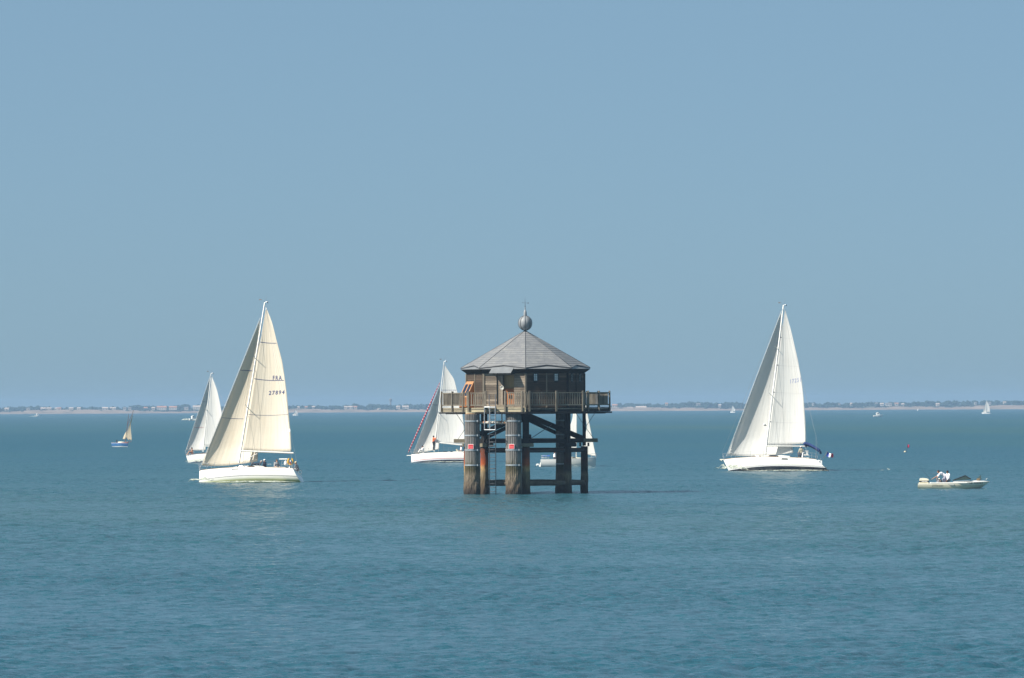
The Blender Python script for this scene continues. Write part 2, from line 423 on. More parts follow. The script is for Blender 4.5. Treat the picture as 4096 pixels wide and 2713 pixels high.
W_fasc_lit = wood('lit_fascia_board', (0.34, 0.30, 0.20), (0.58, 0.52, 0.37), 'h')  # lighter copy of the fascia timber with sunlight painted in
W_deck = wood('deck_boards', (0.14, 0.12, 0.09), (0.33, 0.29, 0.22), 'n')
W_fasc = wood('fascia_timber', (0.16, 0.14, 0.10), (0.40, 0.35, 0.25), 'h')
W_orange = wood('varnished_pine', (0.27, 0.095, 0.032), (0.45, 0.185, 0.065), 'v', rough=0.5, island=0.3)
W_ply = wood('pale_plywood', (0.30, 0.22, 0.11), (0.44, 0.33, 0.18), 'v', island=0.3)
def zoned(name, stops, streak=(9, 9, 0.8), blot=(2.5, 2.5, 1.6), rough=0.85, amt=0.55, bump=0.5, blotamt=0.25, off=0.0):
    """colour by height above the water (metres / 7), edges broken by drips and blotches"""
    t = NT(name); z = t.sep(t.co.outputs['Object'])[2]
    a = t.noise(t.mapping(streak), 1, 5, 0.7); b_ = t.noise(t.mapping(blot), 1, 4, 0.6)
    h = t.math('ADD', z, t.math('MULTIPLY', t.math('SUBTRACT', a, 0.5), amt * 2.4)); h = t.math('DIVIDE', h, 7.0)
    col = t.ramp(h, [(p / 7.0, c) for p, c in stops])
    v = t.ramp(a, [(0.25, 0.62), (0.7, 1.25)]); col = t.mix(1.0, col, v, 'MULTIPLY')
    col = t.mix(t.math('MULTIPLY', t.ramp(b_, [(0.5, 0.0), (0.62, 1.0)]), blotamt), col, (0.05, 0.045, 0.03))
    return t.done(t.prin(col, rough, 0, t.bump(t.mix(0.5, a, b_), bump, 0.04), 0.2))
M_fender = zoned('fender_staves', [(0.0, (0.030, 0.024, 0.020)), (0.3, (0.060, 0.046, 0.036)), (0.6, (0.13, 0.100, 0.072)), (1.5, (0.20, 0.162, 0.115)), (1.95, (0.10, 0.085, 0.045)), (2.25, (0.085, 0.085, 0.050)), (2.6, (0.24, 0.225, 0.20)), (3.6, (0.215, 0.205, 0.195)), (6.5, (0.175, 0.165, 0.155))])
M_rust = zoned('rusted_pile', [(0.0, (0.050, 0.035, 0.025)), (0.8, (0.13, 0.095, 0.055)), (1.7, (0.22, 0.17, 0.10)), (2.1, (0.45, 0.28, 0.12)), (2.35, (0.40, 0.10, 0.028)), (2.9, (0.20, 0.045, 0.018)), (3.5, (0.10, 0.028, 0.014)), (4.2, (0.05, 0.03, 0.02))], amt=0.4, blotamt=0.4)
M_pile_shade = zoned('shaded_pile', [(0.0, (0.025, 0.020, 0.018)), (0.8, (0.060, 0.048, 0.035)), (1.5, (0.15, 0.125, 0.08)), (1.9, (0.035, 0.030, 0.024)), (2.6, (0.055, 0.022, 0.014)), (3.3, (0.022, 0.016, 0.014))], amt=0.4, blotamt=0.5)  # darker copy of the rusted pile, the deck's shade painted in
M_cap = zoned('cap_plate', [(6.3, (0.24, 0.25, 0.26)), (6.4, (0.40, 0.22, 0.10)), (6.5, (0.42, 0.38, 0.27))], amt=0.08, bump=0.2)
M_band = plain('galvanised_band', (0.33, 0.37, 0.40), 0.5, 0.25, 5, metal=0.3)
M_steel = plain('galvanised_steel', (0.42, 0.44, 0.46), 0.45, 0.2, 4, metal=0.5)
def rusty_paint(name, base, amt=0.5):
    t = NT(name); n = t.noise(t.mapping((3, 3, 3)), 1, 5, 0.7)
    col = t.ramp(n, [(0.40, base), (0.52, tuple(c * 0.8 for c in base)), (0.56, (0.42, 0.16, 0.05)), (0.68, (0.20, 0.07, 0.03))])
    return t.done(t.prin(col, 0.6, 0, t.bump(n, 0.3, 0.01), 0.3))
M_pipe = rusty_paint('rusty_white_pipe', (0.55, 0.53, 0.48))
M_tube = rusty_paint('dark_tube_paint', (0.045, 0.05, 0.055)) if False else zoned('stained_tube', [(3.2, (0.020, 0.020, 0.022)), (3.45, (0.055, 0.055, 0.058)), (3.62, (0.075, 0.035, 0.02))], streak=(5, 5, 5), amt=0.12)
M_tie = zoned('growth_covered_tube', [(0.5, (0.055, 0.045, 0.035)), (1.2, (0.16, 0.135, 0.10))], amt=0.2)
def slate_mat():
    t = NT('roof_shingles'); n = t.noise(t.mapping((2.2, 2.2, 9)), 1, 5, 0.7); r = t.n('NewGeometry').outputs['Random Per Island']
    n2 = t.noise(t.mapping((0.5, 0.5, 0.7)), 1, 4, 0.6)
    f = t.math('ADD', t.math('MULTIPLY', n, 0.55), t.math('ADD', t.math('MULTIPLY', r, 0.14), t.math('MULTIPLY', n2, 0.55)))
    return t.done(t.prin(t.ramp(f, [(0.36, (0.145, 0.152, 0.165)), (0.60, (0.20, 0.205, 0.215)), (0.84, (0.27, 0.27, 0.265))]), 0.7, 0, t.bump(n, 0.3, 0.02), 0.3))
M_slate = slate_mat()
M_sheet = plain('zinc_sheet', (0.24, 0.25, 0.26), 0.5, 0.15, 1.5, metal=0.25)
M_seam = plain('lead_seam', (0.07, 0.075, 0.085), 0.6, 0.2, 5)
M_zinc = plain('zinc_ball', (0.25, 0.265, 0.28), 0.6, 0.18, 3, metal=0.1)
M_pane = plain('window_pane', (0.84, 0.90, 0.92), 0.15, 0.06, 9)  # pale base stands in for sky light seen through the glass
M_solar = plain('solar_cells', (0.012, 0.014, 0.035), 0.12, 0.2, 8)
M_frame = plain('dark_window_frame', (0.03, 0.032, 0.035), 0.6, 0.2, 5)

TW = water_at(2101, 1973); TW.y = 457.0; TW.x += 0.06
T = thing('pile_lighthouse', 'octagonal weathered timber lighthouse cabin on piles with a grey pyramid roof', 'lighthouse', TW)
PI = math.pi
def ang(k): return -PI / 2 + k * PI / 4          # corner 0 faces the camera, 1 is to its right
def pol(r, a, z=0.0): return Vector((r * math.cos(a), r * math.sin(a), z))

# --- piles
RP = 4.70
def wob(prof, rad, n, groove, zs, seed, flare=0.0):
    """a pile with fluted or rough skin"""
    b = MB(); rr = random.Random(seed); vs = []; fs = []; cols = n
    ph = [rr.uniform(0, 6.28) for _ in range(6)]
    for z in zs:
        for j in range(cols):
            a = 2 * PI * j / cols
            rough = max(0.0, min(1.0, (2.0 - z) / 1.0))
            r = rad + flare * max(0, 1 - z / 2.4)
            if groove and j % groove == 0: r -= 0.05 * (1 - 0.7 * rough)
            r += rough * 0.022 * (math.sin(3 * a + ph[0] + z * 2.1) + math.sin(7 * a + ph[1] - z * 4.7) + rr.uniform(-0.9, 0.9)) + rr.uniform(-1, 1) * 0.004
            vs.append((r * math.cos(a), r * math.sin(a), z))
    m = len(zs)
    for i in range(m - 1):
        for j in range(cols):
            fs.append((i * cols + j, i * cols + (j + 1) % cols, (i + 1) * cols + (j + 1) % cols, (i + 1) * cols + j))
    fs.append(tuple(range((m - 1) * cols, m * cols))); b.add(vs, fs); return b
ZS = [-1.2, -0.4] + [0.0 + 0.18 * i for i in range(14)] + [2.6, 3.4, 4.4, 5.4, 6.38]
for k in range(8):
    p = pol(RP, ang(k))
    big = 0.31 if k % 4 in (0, 1, 3) else 0.28
    z1 = [z for z in ZS if z < 3.3] + [3.75]
    o = wob(None, big, 28, 0, z1, 40 + k, 0.02).build('pile', M_pile_shade if k in (1, 2, 3, 4) else M_rust, T, True, loc=p)
    b = MB(); w_ = 0.52 if k in (0, 4) else (0.36 if k % 2 else 0.27)
    M = Matrix.Rotation(ang(k), 3, 'Z'); b.box((0, 0, (3.80 + 6.37) / 2), (w_, w_, 6.37 - 3.80), M); b.build('post', W_dark, T, loc=p, bevel=0.02)
    # head timbers gripping the pile
    b = MB(); rd = pol(1, ang(k)); td = Vector((-rd.y, rd.x, 0)); c = Vector((0, 0, 3.895))
    b.beam(c - td * 0.62 + rd * 0.33, c + td * 0.62 + rd * 0.33, 0.14, 0.28); b.beam(c - td * 0.62 - rd * 0.33, c + td * 0.62 - rd * 0.33, 0.14, 0.28)
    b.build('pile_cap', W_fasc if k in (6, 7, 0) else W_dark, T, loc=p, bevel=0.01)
FP = [(-4.26, -4.85, 0.60, 17), (-0.98, -5.62, 0.63, 18), (2.95, 2.2, 0.52, 19)]
for x, y, r, sd_ in FP:
    b = wob(None, r, 104, 4, ZS, sd_, 0.035)
    o = b.build('fender_pile', M_fender, T, loc=(x, y, 0))
    for z in (5.83, 4.69, 3.53, 2.33):
        b = MB(); b.lathe([(r + 0.004, z - 0.055), (r + 0.022, z - 0.055), (r + 0.022, z + 0.055), (r + 0.004, z + 0.055)], n=48)
        a = -PI / 2 + 0.72; b.box(pol(r + 0.05, a, z), (0.12, 0.10, 0.14), Matrix.Rotation(a, 3, 'Z'))
        b.build('band', M_band, o, True, autos=40)
    b = MB(); b.lathe([(r - 0.06, 6.36), (r - 0.06, 6.54), (0.1, 6.54)], n=32); b.build('cap', M_cap, T, True, loc=(x, y, 0), autos=40)
# --- horizontal ties, beams and braces
def part_beam(name, a, c, w_, h, m, **kw):
    b = MB(); b.beam(a, c, w_, h); return b.build(name, m, T, bevel=0.012)
for k in range(8):
    a, c = pol(RP, ang(k)), pol(RP, ang(k + 1)); d = (c - a).normalized()
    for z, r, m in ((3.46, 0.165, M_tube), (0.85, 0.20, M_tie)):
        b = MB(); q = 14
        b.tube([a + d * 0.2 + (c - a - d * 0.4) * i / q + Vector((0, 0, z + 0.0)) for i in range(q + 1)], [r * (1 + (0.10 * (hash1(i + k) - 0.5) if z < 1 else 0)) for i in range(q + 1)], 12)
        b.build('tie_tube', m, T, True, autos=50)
    b = MB(); b.beam(a + Vector((0, 0, 4.22)), c + Vector((0, 0, 4.22)), 0.22, 0.33); b.build('ring_beam', W_dark if k not in (2, 3, 4) else W_fasc, T, bevel=0.012)  # rear beams lighter as if sunlit, the rest painted as shaded
part_beam('cross_beam', (-5.78, -0.25, 4.23), (5.78, -0.25, 4.23), 0.30, 0.30, W_fasc)
part_beam('cross_beam', (0.31, -5.2, 4.55), (0.31, 5.2, 4.55), 0.24, 0.30, W_dark)
for s in (-1, 1):
    part_beam('brace', (s * 0.2, 0.2, 6.25), (s * 4.62, 0.2, 4.36), 0.34, 0.42, W_dark)
    part_beam('brace', (s * 0.2, 0.6, 5.9), (s * 3.3, 3.2, 4.42), 0.24, 0.26, W_dark)
    b = MB(); n0 = Vector((s * 4.80, -0.28, 5.28))
    for e in ((s * 5.55, -0.28, 6.40), (s * 5.45, -0.28, 4.36), (s * 4.05, -0.28, 6.40)): b.tube([n0, e], 0.022, 6)
    b.build('tie_rod', M_seam, T)
b = MB(); b.tube([(0.45, -3.9, 4.45), (2.1, -1.6, 5.5)], 0.025, 6); b.tube([(-0.3, 3.9, 4.5), (-2.2, 1.6, 5.4)], 0.025, 6); b.build('tie_rod', M_seam, T)
# --- ladder, its cage and the rusty pipe between the two front fenders
nl = pol(1, ang(-0.5)); dl = Vector((-nl.y, nl.x, 0))            # outward from the ladder side, and along it to the right
def lad(x, off): # point under the ladder side, x in metres right of the tower's middle
    y = -(off - (-nl.x) * x * -1 * -1) if False else (off - nl.x * x) / nl.y
    return Vector((x, y, 0))
b = MB()
for x in (-2.90, -2.40):
    p = lad(x, 6.30); b.tube([p + Vector((0, 0, -0.8)), p + Vector((0, 0, 4.6)), p + Vector((0, 0, 7.95))], 0.035, 8)
b.build('ladder_rail', M_seam, T, True)
b = MB()
for i in range(24):
    z = 0.25 + i * 0.30
    b.tube([lad(-2.90, 6.30) + Vector((0, 0, z)), lad(-2.40, 6.30) + Vector((0, 0, z))], 0.022 if i not in (12, 13, 6) else 0.045, 6)
b.build('ladder_rung', M_seam, T, True)
b = MB(); A = [lad(-3.28, 6.45), lad(-2.42, 6.45), lad(-2.42, 6.95), lad(-3.28, 6.95)]
for z in (5.13, 6.92):
    for i in range(4):
        b.tube([A[i] + Vector((0, 0, z)), A[(i + 1) % 4] + Vector((0, 0, z))], 0.045, 8)
for p in A + [(A[0] + A[1]) / 2, (A[2] + A[3]) / 2]: b.tube([p + Vector((0, 0, 5.13)), p + Vector((0, 0, 6.92))], 0.035, 8)
b.build('ladder_cage', M_steel, T, True, autos=50)
b = MB(); b.box((A[2] + A[3]) / 2 * 0.5 + (A[0] + A[1]) / 2 * 0.5 + Vector((-0.15, 0, 6.98)), (0.42, 0.4, 0.05), Matrix.Rotation(math.atan2(dl.y, dl.x), 3, 'Z')); b.build('landing_plate', plain('worn_plate', (0.62, 0.60, 0.54), 0.4, 0.1), T)
b = MB(); a, c = lad(-3.7, 5.9) + Vector((0, 0, 5.70)), lad(-1.5, 5.9) + Vector((0, 0, 5.70)); b.tube([a, c], 0.11, 14)
for q in (0.2, 0.33, 0.62, 0.68, 0.73, 0.8):
    p = a + (c - a) * q; b.tube([p, p + (c - a).normalized() * 0.06], 0.15, 12)
b.build('pipe', M_pipe, T, True, autos=50)
b = MB(); p = lad(-1.9, 5.9); b.tube([p + Vector((0, 0, 5.6)), p + Vector((0, 0, 6.6))], 0.05, 8); p = lad(-3.35, 5.7); b.tube([p + Vector((0, 0, 5.6)), p + Vector((0, 0, 6.6))], 0.05, 8); b.build('hanger', M_pipe, T, True, autos=50)

# --- deck and railings
RD = 6.78
def octo(r, z): return [pol(r, ang(k), z) for k in range(8)]
b = MB(); n = 44          # boards laid side by side, clipped to the octagon
for i in range(n):
    x0 = -RD * 0.975 + 2 * RD * 0.975 * i / n; x1 = x0 + 2 * RD * 0.975 / n - 0.015
    def half(x):
        x = abs(x); c = RD * math.cos(PI / 4)
        return RD * math.cos(PI / 4) + (c - x) * math.tan(PI / 8) if x < c else (RD - x) / math.tan(PI / 8)
    y0, y1 = half(x0), half(x1)
    b.prism([(x0, -y0, 6.74), (x1, -y1, 6.74), (x1, y1, 6.74), (x0, y0, 6.74)], (0, 0, 0.075))
b.build('deck', W_deck, T)
b = MB(); b.prism(octo(RD - 0.35, 6.37), (0, 0, 0.16)); 
for i in range(-5, 6):
    L = math.sqrt(max(0.1, 6.0 ** 2 - (i * 1.12) ** 2)); b.box((i * 1.12, 0, 6.63), (0.12, 2 * L, 0.20))
b.build('deck_frame', W_dark, T)
for k in range(8):
    a, c = pol(RD - 0.06, ang(k)), pol(RD - 0.06, ang(k + 1)); b = MB(); b.beam(a + Vector((0, 0, 6.71)), c + Vector((0, 0, 6.71)), 0.07, 0.33); b.build('fascia', W_dark if k in (0, 1) else (W_fasc_lit if k == 7 else W_fasc), T)  # right sides painted dark as shade, ladder side painted as sunlit
    b = MB(); a, c = pol(RD + 0.05, ang(k)), pol(RD + 0.05, ang(k + 1)); b.beam(a + Vector((0, 0, 6.475)), c + Vector((0, 0, 6.475)), 0.24, 0.12); b.build('rim_beam', W_dark, T)
    A, Cc = pol(RD, ang(k)), pol(RD, ang(k + 1)); d = (Cc - A).normalized(); Ls = (Cc - A).length; nn = pol(1, ang(k + 0.5))
    spans = [(0.06, Ls - 0.06)]
    posts = [0.30, Ls / 2, Ls - 0.30]
    if k == 7: spans = [(0.06, Ls * 0.335), (Ls * 0.66, Ls - 0.06)][::1]; posts = [0.30, Ls * 0.335, Ls * 0.66, Ls - 0.30]
    # for side 7 the run starts at corner 7 (left) and ends at corner 0
    if k == 7: spans = [(0.06, Ls * 0.34), (Ls * 0.665, Ls - 0.06)]; posts = [0.30, Ls * 0.34, Ls * 0.665, Ls - 0.30]
    q = nn * 0.02; rr = random.Random(k); ros = []
    for s0, s1 in spans:
        rb = MB()
        rb.beam(A + d * s0 + q + Vector((0, 0, 8.055)), A + d * s1 + q + Vector((0, 0, 8.055)), 0.10, 0.075)
        rb.beam(A + d * s0 + q + Vector((0, 0, 7.085)), A + d * s1 + q + Vector((0, 0, 7.085)), 0.06, 0.10)
        m_ = int((s1 - s0) / 0.205)
        for i in range(m_ + 1):
            s = s0 + (s1 - s0) * (i + 0.5) / (m_ + 1)
            if min(abs(s - z) for z in posts) < 0.09: continue
            rb.beam(A + d * (s + rr.uniform(-.008, .008)) + q + Vector((0, 0, 7.1)), A + d * s + q + Vector((0, 0, 8.03)), 0.045, 0.07, up=d)
        ros.append((rb.build('railing', W_rail, T), s0, s1))
    for s in posts:
        ro = min(ros, key=lambda r_: abs((r_[1] + r_[2]) / 2 - s))[0]
        pb = MB(); p = A + d * s + nn * 0.085
        pb.beam(p + Vector((0, 0, 6.56)) + nn * 0.02, p + Vector((0, 0, 8.20)), 0.10, 0.15, up=d); pb.build('post', W_rail, ro, bevel=0.012)
# --- cabin
RC = 4.69; WF = 2 * RC * math.sin(PI / 8)
def face(k):
    """frame of the wall between corner k and k+1: origin, along, outward"""
    a, c = pol(RC, ang(k)), pol(RC, ang(k + 1)); return a, (c - a).normalized(), pol(1, ang(k + 0.5))
def fp(k, s, p, z):
    a, d, n_ = face(k); return a + d * s + n_ * p + Vector((0, 0, z))
ZF, ZT = 6.82, 9.62
OPEN = {7: [(1.10, 2.60, ZF, 9.50)], 0: [(0.70, 1.00, 9.02, 9.56), (2.48, 2.78, 9.02, 9.56)], 1: [(0.80, 1.10, 8.98, 9.50), (2.53, 2.83, 8.98, 9.50)],
        2: [(0.75, 1.05, 9.0, 9.5), (2.5, 2.8, 9.0, 9.5)], 3: [], 4: [(1.6, 1.95, 9.0, 9.5)], 5: [], 6: []}
for k in range(8):
    b = MB(); a, d, n_ = face(k); ph = 0.187; z = ZF; rr = random.Random(60 + k)
    while z < ZT - 0.02:
        z1 = min(z + ph, ZT); cuts = [(0.0, WF)]
        for o0, o1, oz0, oz1 in OPEN[k]:
            if z1 > oz0 + 0.02 and z < oz1 - 0.02:
                cuts = [q for c0, c1 in cuts for q in ((c0, min(c1, o0)), (max(c0, o1), c1)) if q[1] - q[0] > 0.03]
        for c0, c1 in cuts:
            pr = rr.uniform(-0.006, 0.006)
            b.beam(fp(k, c0, 0.0 + pr, (z + z1) / 2), fp(k, c1, 0.0 + pr, (z + z1) / 2), 0.06, z1 - z - 0.016)
        z = z1
    # backing sheet seen between the boards, with the same openings
    ops = sorted(OPEN[k]); s = 0.0
    for o0, o1, oz0, oz1 in ops:
        b.beam(fp(k, s, -0.06, (ZF + ZT) / 2), fp(k, o0, -0.06, (ZF + ZT) / 2), 0.05, ZT - ZF, mi=1)
        if oz0 > ZF: b.beam(fp(k, o0, -0.06, (ZF + oz0) / 2), fp(k, o1, -0.06, (ZF + oz0) / 2), 0.05, oz0 - ZF, mi=1)
        b.beam(fp(k, o0, -0.06, (oz1 + ZT) / 2), fp(k, o1, -0.06, (oz1 + ZT) / 2), 0.05, ZT - oz1, mi=1); s = o1
    b.beam(fp(k, s, -0.06, (ZF + ZT) / 2), fp(k, WF, -0.06, (ZF + ZT) / 2), 0.05, ZT - ZF, mi=1)
    wo_ = b.build('wall', [W_stain_shade if k in (6, 0, 1) else W_board, W_dark], T)  # left wall is stained; on the right walls the dark boards paint shade
    b = MB(); b.beam(fp(k, 0.0, 0.03, ZF), fp(k, 0.0, 0.03, ZT), 0.16, 0.16, up=d)
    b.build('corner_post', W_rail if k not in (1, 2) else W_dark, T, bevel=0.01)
    if k != 7:
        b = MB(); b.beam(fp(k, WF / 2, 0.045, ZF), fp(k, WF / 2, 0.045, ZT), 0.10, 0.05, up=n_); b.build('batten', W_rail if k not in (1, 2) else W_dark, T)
    for o0, o1, oz0, oz1 in OPEN[k]:
        if oz0 <= ZF: continue
        t_ = MB(); f = 0.075
        for (s0, s1, z0, z1) in ((o0 - f, o0, oz0 - f, oz1 + f), (o1, o1 + f, oz0 - f, oz1 + f)): t_.beam(fp(k, (s0 + s1) / 2, 0.035, z0), fp(k, (s0 + s1) / 2, 0.035, z1), s1 - s0, 0.09, up=n_)
        for zz in (oz0 - f / 2, oz1 + f / 2): t_.beam(fp(k, o0, 0.035, zz), fp(k, o1, 0.035, zz), 0.088, f)
        wn = t_.build('window', M_frame, T)
        pb = MB(); pb.beam(fp(k, o0, -0.01, (oz0 + oz1) / 2), fp(k, o1, -0.01, (oz0 + oz1) / 2), 0.012, oz1 - oz0); pb.build('pane', M_pane, wn)
        mb_ = MB(); mb_.beam(fp(k, (o0 + o1) / 2, 0.008, oz0), fp(k, (o0 + o1) / 2, 0.008, oz1), 0.02, 0.02, up=n_)
        for q in (0.25, 0.5, 0.75): mb_.beam(fp(k, o0, 0.009, oz0 + (oz1 - oz0) * q), fp(k, o1, 0.009, oz0 + (oz1 - oz0) * q), 0.02, 0.02)
        mb_.build('muntin', M_frame, wn)
# door recess on the lit front-left wall (side 7)
s0, s1, dz = 1.10, 2.60, 0.55
b = MB()
b.beam(fp(7, s0, -dz, (ZF + 9.5) / 2), fp(7, s1, -dz, (ZF + 9.5) / 2), 0.05, 9.5 - ZF)
b.prism([fp(7, s0 - 0.03, -0.03, ZF), fp(7, s0 - 0.03, -dz, ZF), fp(7, s0 - 0.03, -dz, 9.5), fp(7, s0 - 0.03, -0.03, 9.5)], -face(7)[1] * 0.05)
b.prism([fp(7, s1 + 0.03, -0.03, ZF), fp(7, s1 + 0.03, -dz, ZF), fp(7, s1 + 0.03, -dz, 9.5), fp(7, s1 + 0.03, -0.03, 9.5)], face(7)[1] * 0.05)
b.prism([fp(7, s0, 0, 9.5), fp(7, s1, 0, 9.5), fp(7, s1, -dz, 9.5), fp(7, s0, -dz, 9.5)], (0, 0, 0.05)); b.build('porch', W_board, T)
b = MB()
for i in range(5): b.beam(fp(7, 1.62 + i * 0.19, -dz + 0.05, 8.42), fp(7, 1.62 + i * 0.19, -dz + 0.05, 9.46), 0.182, 0.05, up=face(7)[2])
b.build('upper_door', W_ply, T)
b = MB()
for i in range(5): b.beam(fp(7, 1.62 + i * 0.19, -dz + 0.17, 7.05), fp(7, 1.62 + i * 0.19, -dz + 0.17, 8.42), 0.186, 0.05, up=face(7)[2])
b.beam(fp(7, 1.53, -dz + 0.21, 8.30), fp(7, 2.47, -dz + 0.21, 8.30), 0.03, 0.12); b.beam(fp(7, 1.53, -dz + 0.21, 7.2), fp(7, 2.47, -dz + 0.21, 7.2), 0.03, 0.12)
do_ = b.build('lower_door', W_orange, T)
b = MB(); b.box(fp(7, 1.66, -dz + 0.26, 7.8), (0.05, 0.05, 0.14)); b.build('handle', M_seam, do_)
b = MB()
for i in range(3): b.beam(fp(7, 1.18 + i * 0.16, -0.12, ZF + 0.25), fp(7, 1.18 + i * 0.16, -0.12, 9.45), 0.15, 0.045, up=face(7)[2])
b.build('shutter', W_board, T)
b = MB(); b.prism([fp(7, 1.05, 0.05, ZF), fp(7, 2.0, 0.05, ZF), fp(7, 2.0, 0.5, ZF), fp(7, 1.05, 0.5, ZF)], (0, 0, 0.17)); b.prism([fp(7, 1.1, -0.5, ZF), fp(7, 2.58, -0.5, ZF), fp(7, 2.58, 0.04, ZF), fp(7, 1.1, 0.04, ZF)], (0, 0, 0.30)); b.build('step', W_deck, T)
# solar lean-to against the left wall (side 6)
def slope(s, u):    # u 0 top .. 1 foot of the panel slope
    return fp(6, s, 0.06 + 0.62 * u, 8.95 - 1.25 * u)
b = MB(); S0, S1 = -0.02, 1.62
for s in (S0, S1):
    b.prism([fp(6, s, 0.05, ZF), fp(6, s, 0.68, ZF), fp(6, s, 0.68, 7.70), fp(6, s, 0.05, 8.95)], face(6)[1] * (0.05 if s == S0 else -0.05))
for i in range(9):
    u0, u1 = ZF + 0.095 * i, ZF + 0.095 * (i + 1) - 0.01
    b.prism([fp(6, S0 + 0.05, 0.66, u0), fp(6, S1 - 0.05, 0.66, u0), fp(6, S1 - 0.05, 0.66, u1), fp(6, S0 + 0.05, 0.66, u1)], face(6)[2] * 0.03)
b.build('lean_to', W_orange, T)
b = MB()
for sa, sb in ((S0, S0 + 0.16), (S0 + 0.74, S0 + 0.92), (S1 - 0.16, S1)):
    b.prism([slope(sa, 0), slope(sb, 0), slope(sb, 1), slope(sa, 1)], (0, 0, 0.05))
b.prism([slope(S0, 0), slope(S1, 0), slope(S1, 0.17), slope(S0, 0.17)], (0, 0, 0.048)); b.prism([slope(S0, 0.93), slope(S1, 0.93), slope(S1, 1.0), slope(S0, 1.0)], (0, 0, 0.048))
b.build('panel_frame', plain('sunlit_pine_frame', (0.46, 0.23, 0.10), 0.5, 0.12, 6), T)
for sa, sb in ((S0 + 0.16, S0 + 0.74), (S0 + 0.92, S1 - 0.16)):
    b = MB(); b.prism([slope(sa, 0.17), slope(sb, 0.17), slope(sb, 0.93), slope(sa, 0.93)], (0, 0, 0.03)); b.build('solar_panel', M_solar, T)
# --- roof
ZA, ZE, RE = 13.07, 10.06, 5.20; AE = RE * math.cos(PI / 8)
roof = None
b = MB(); courses = 17; rr = random.Random(5)
for k in range(8):
    A, B_ = pol(RE, ang(k), ZE), pol(RE, ang(k + 1), ZE); ap = Vector((0, 0, ZA)); nn = pol(1, ang(k + 0.5)); out = Vector((nn.x * (ZA - ZE), nn.y * (ZA - ZE), AE)).normalized()
    mid = ap + ((A + B_) / 2 - ap) * 0.925
    def at_t(t_, u):      # t_: 0 apex .. 1 eave, u across; the eave line is kinked up at mid
        P = A + (B_ - A) * u; lim = 1 - 0.075 * (1 - abs(2 * u - 1))
        return ap + (P - ap) * min(t_, lim)
    for c in range(courses):
        t0, t1 = 0.02 + 0.98 * c / courses, 0.02 + 0.98 * (c + 1) / courses + 0.004
        m_ = max(2, int(4 + c * 0.8)); cuts = [0] + sorted(rr.uniform(0.02, 0.98) for _ in range(m_)) + [0.5, 1]; cuts = sorted(set(cuts))
        for u0, u1 in zip(cuts, cuts[1:]):
            if u1 - u0 < 0.004: continue
            p = [at_t(t0, u0), at_t(t0, u1), at_t(t1, u1) + out * 0.018, at_t(t1, u0) + out * 0.018]
            if (p[0] - p[3]).length < 0.02 and (p[1] - p[2]).length < 0.02: continue
            b.add(p + [q - out * 0.03 for q in p], [(0, 1, 2, 3), (7, 6, 5, 4), (3, 2, 6, 7), (0, 3, 7, 4), (1, 0, 4, 5), (2, 1, 5, 6)])
roof = b.build('roof', M_slate, T)
for k in range(8):
    A, B_ = pol(RE, ang(k), ZE), pol(RE, ang(k + 1), ZE); ap = Vector((0, 0, ZA)); nn = pol(1, ang(k + 0.5))
    mid = ap + ((A + B_) / 2 - ap) * 0.925
    b = MB(); b.tube([ap, A + Vector((0, 0, 0.02))], 0.028, 6); b.build('ridge', M_seam, roof, True)
    b = MB(); lo = Vector((0, 0, -0.035)); b.tube([A + lo, mid + lo, B_ + lo], 0.035, 6); b.build('eave_lip', M_seam, roof)
    b = MB(); A2, B2 = A + Vector((0, 0, -0.085)), B_ + Vector((0, 0, -0.085)); M2 = mid + Vector((0, 0, -0.10)) - nn * 0.02
    b.prism([A2, B2, M2], (0, 0, -0.03)); b.build('eave_sheet', M_sheet, roof)
    b = MB(); b.add([A2 + Vector((0, 0, -0.02)), B2 + Vector((0, 0, -0.02)), pol(RC - 0.02, ang(k + 1), 9.60), pol(RC - 0.02, ang(k), 9.60)], [(0, 1, 2, 3)]); b.build('soffit', W_dark, roof, solid=0.03)
b = MB(); c0, c1 = 0.86, 2.73
b.prism([fp(7, c0, 0.32, 10.05), fp(7, c1, 0.32, 10.05), fp(7, c1, 0.98, 9.62), fp(7, c0, 0.98, 9.62)], (0, 0, 0.045)); b.build('canopy', M_sheet, T)
b = MB(); b.add([fp(7, c0 + .05, 0.30, 9.98), fp(7, c0 + .05, 0.9, 9.62), fp(7, c0 + .05, 0.05, 9.55)], [(0, 1, 2)]); b.add([fp(7, c1 - .05, 0.30, 9.98), fp(7, c1 - .05, 0.9, 9.62), fp(7, c1 - .05, 0.05, 9.55)], [(0, 1, 2)]); b.build('bracket', W_dark, T, solid=0.05)
# --- finial and vane
b = MB(); n = 48; vs = []; fs = []; m = 22
for i in range(m + 1):
    t_ = PI * i / m; 
    for j in range(n):
        a = 2 * PI * j / n; g = abs(((a / (PI / 4)) % 1) - 0.5) * 2       # 1 at the seams
        r = 0.555 * math.sin(t_) * (0.965 + 0.035 * (1 - g) ** 0.5) if 0 < i < m else 0.02
        vs.append((r * math.cos(a), r * math.sin(a), 13.665 - 0.585 * math.cos(t_)))
for i in range(m):
    for j in range(n): fs.append((i * n + j, i * n + (j + 1) % n, (i + 1) * n + (j + 1) % n, (i + 1) * n + j))
b.add(vs, fs); fin = b.build('finial_ball', M_zinc, T, True, autos=50)
for k in range(8):
    b = MB(); a = ang(k) ; b.tube([(0.565 * math.sin(PI * i / 18) * math.cos(a), 0.565 * math.sin(PI * i / 18) * math.sin(a), 13.665 - 0.595 * math.cos(PI * i / 18)) for i in range(19)], 0.017, 5); b.build('rib', M_seam, fin, True)
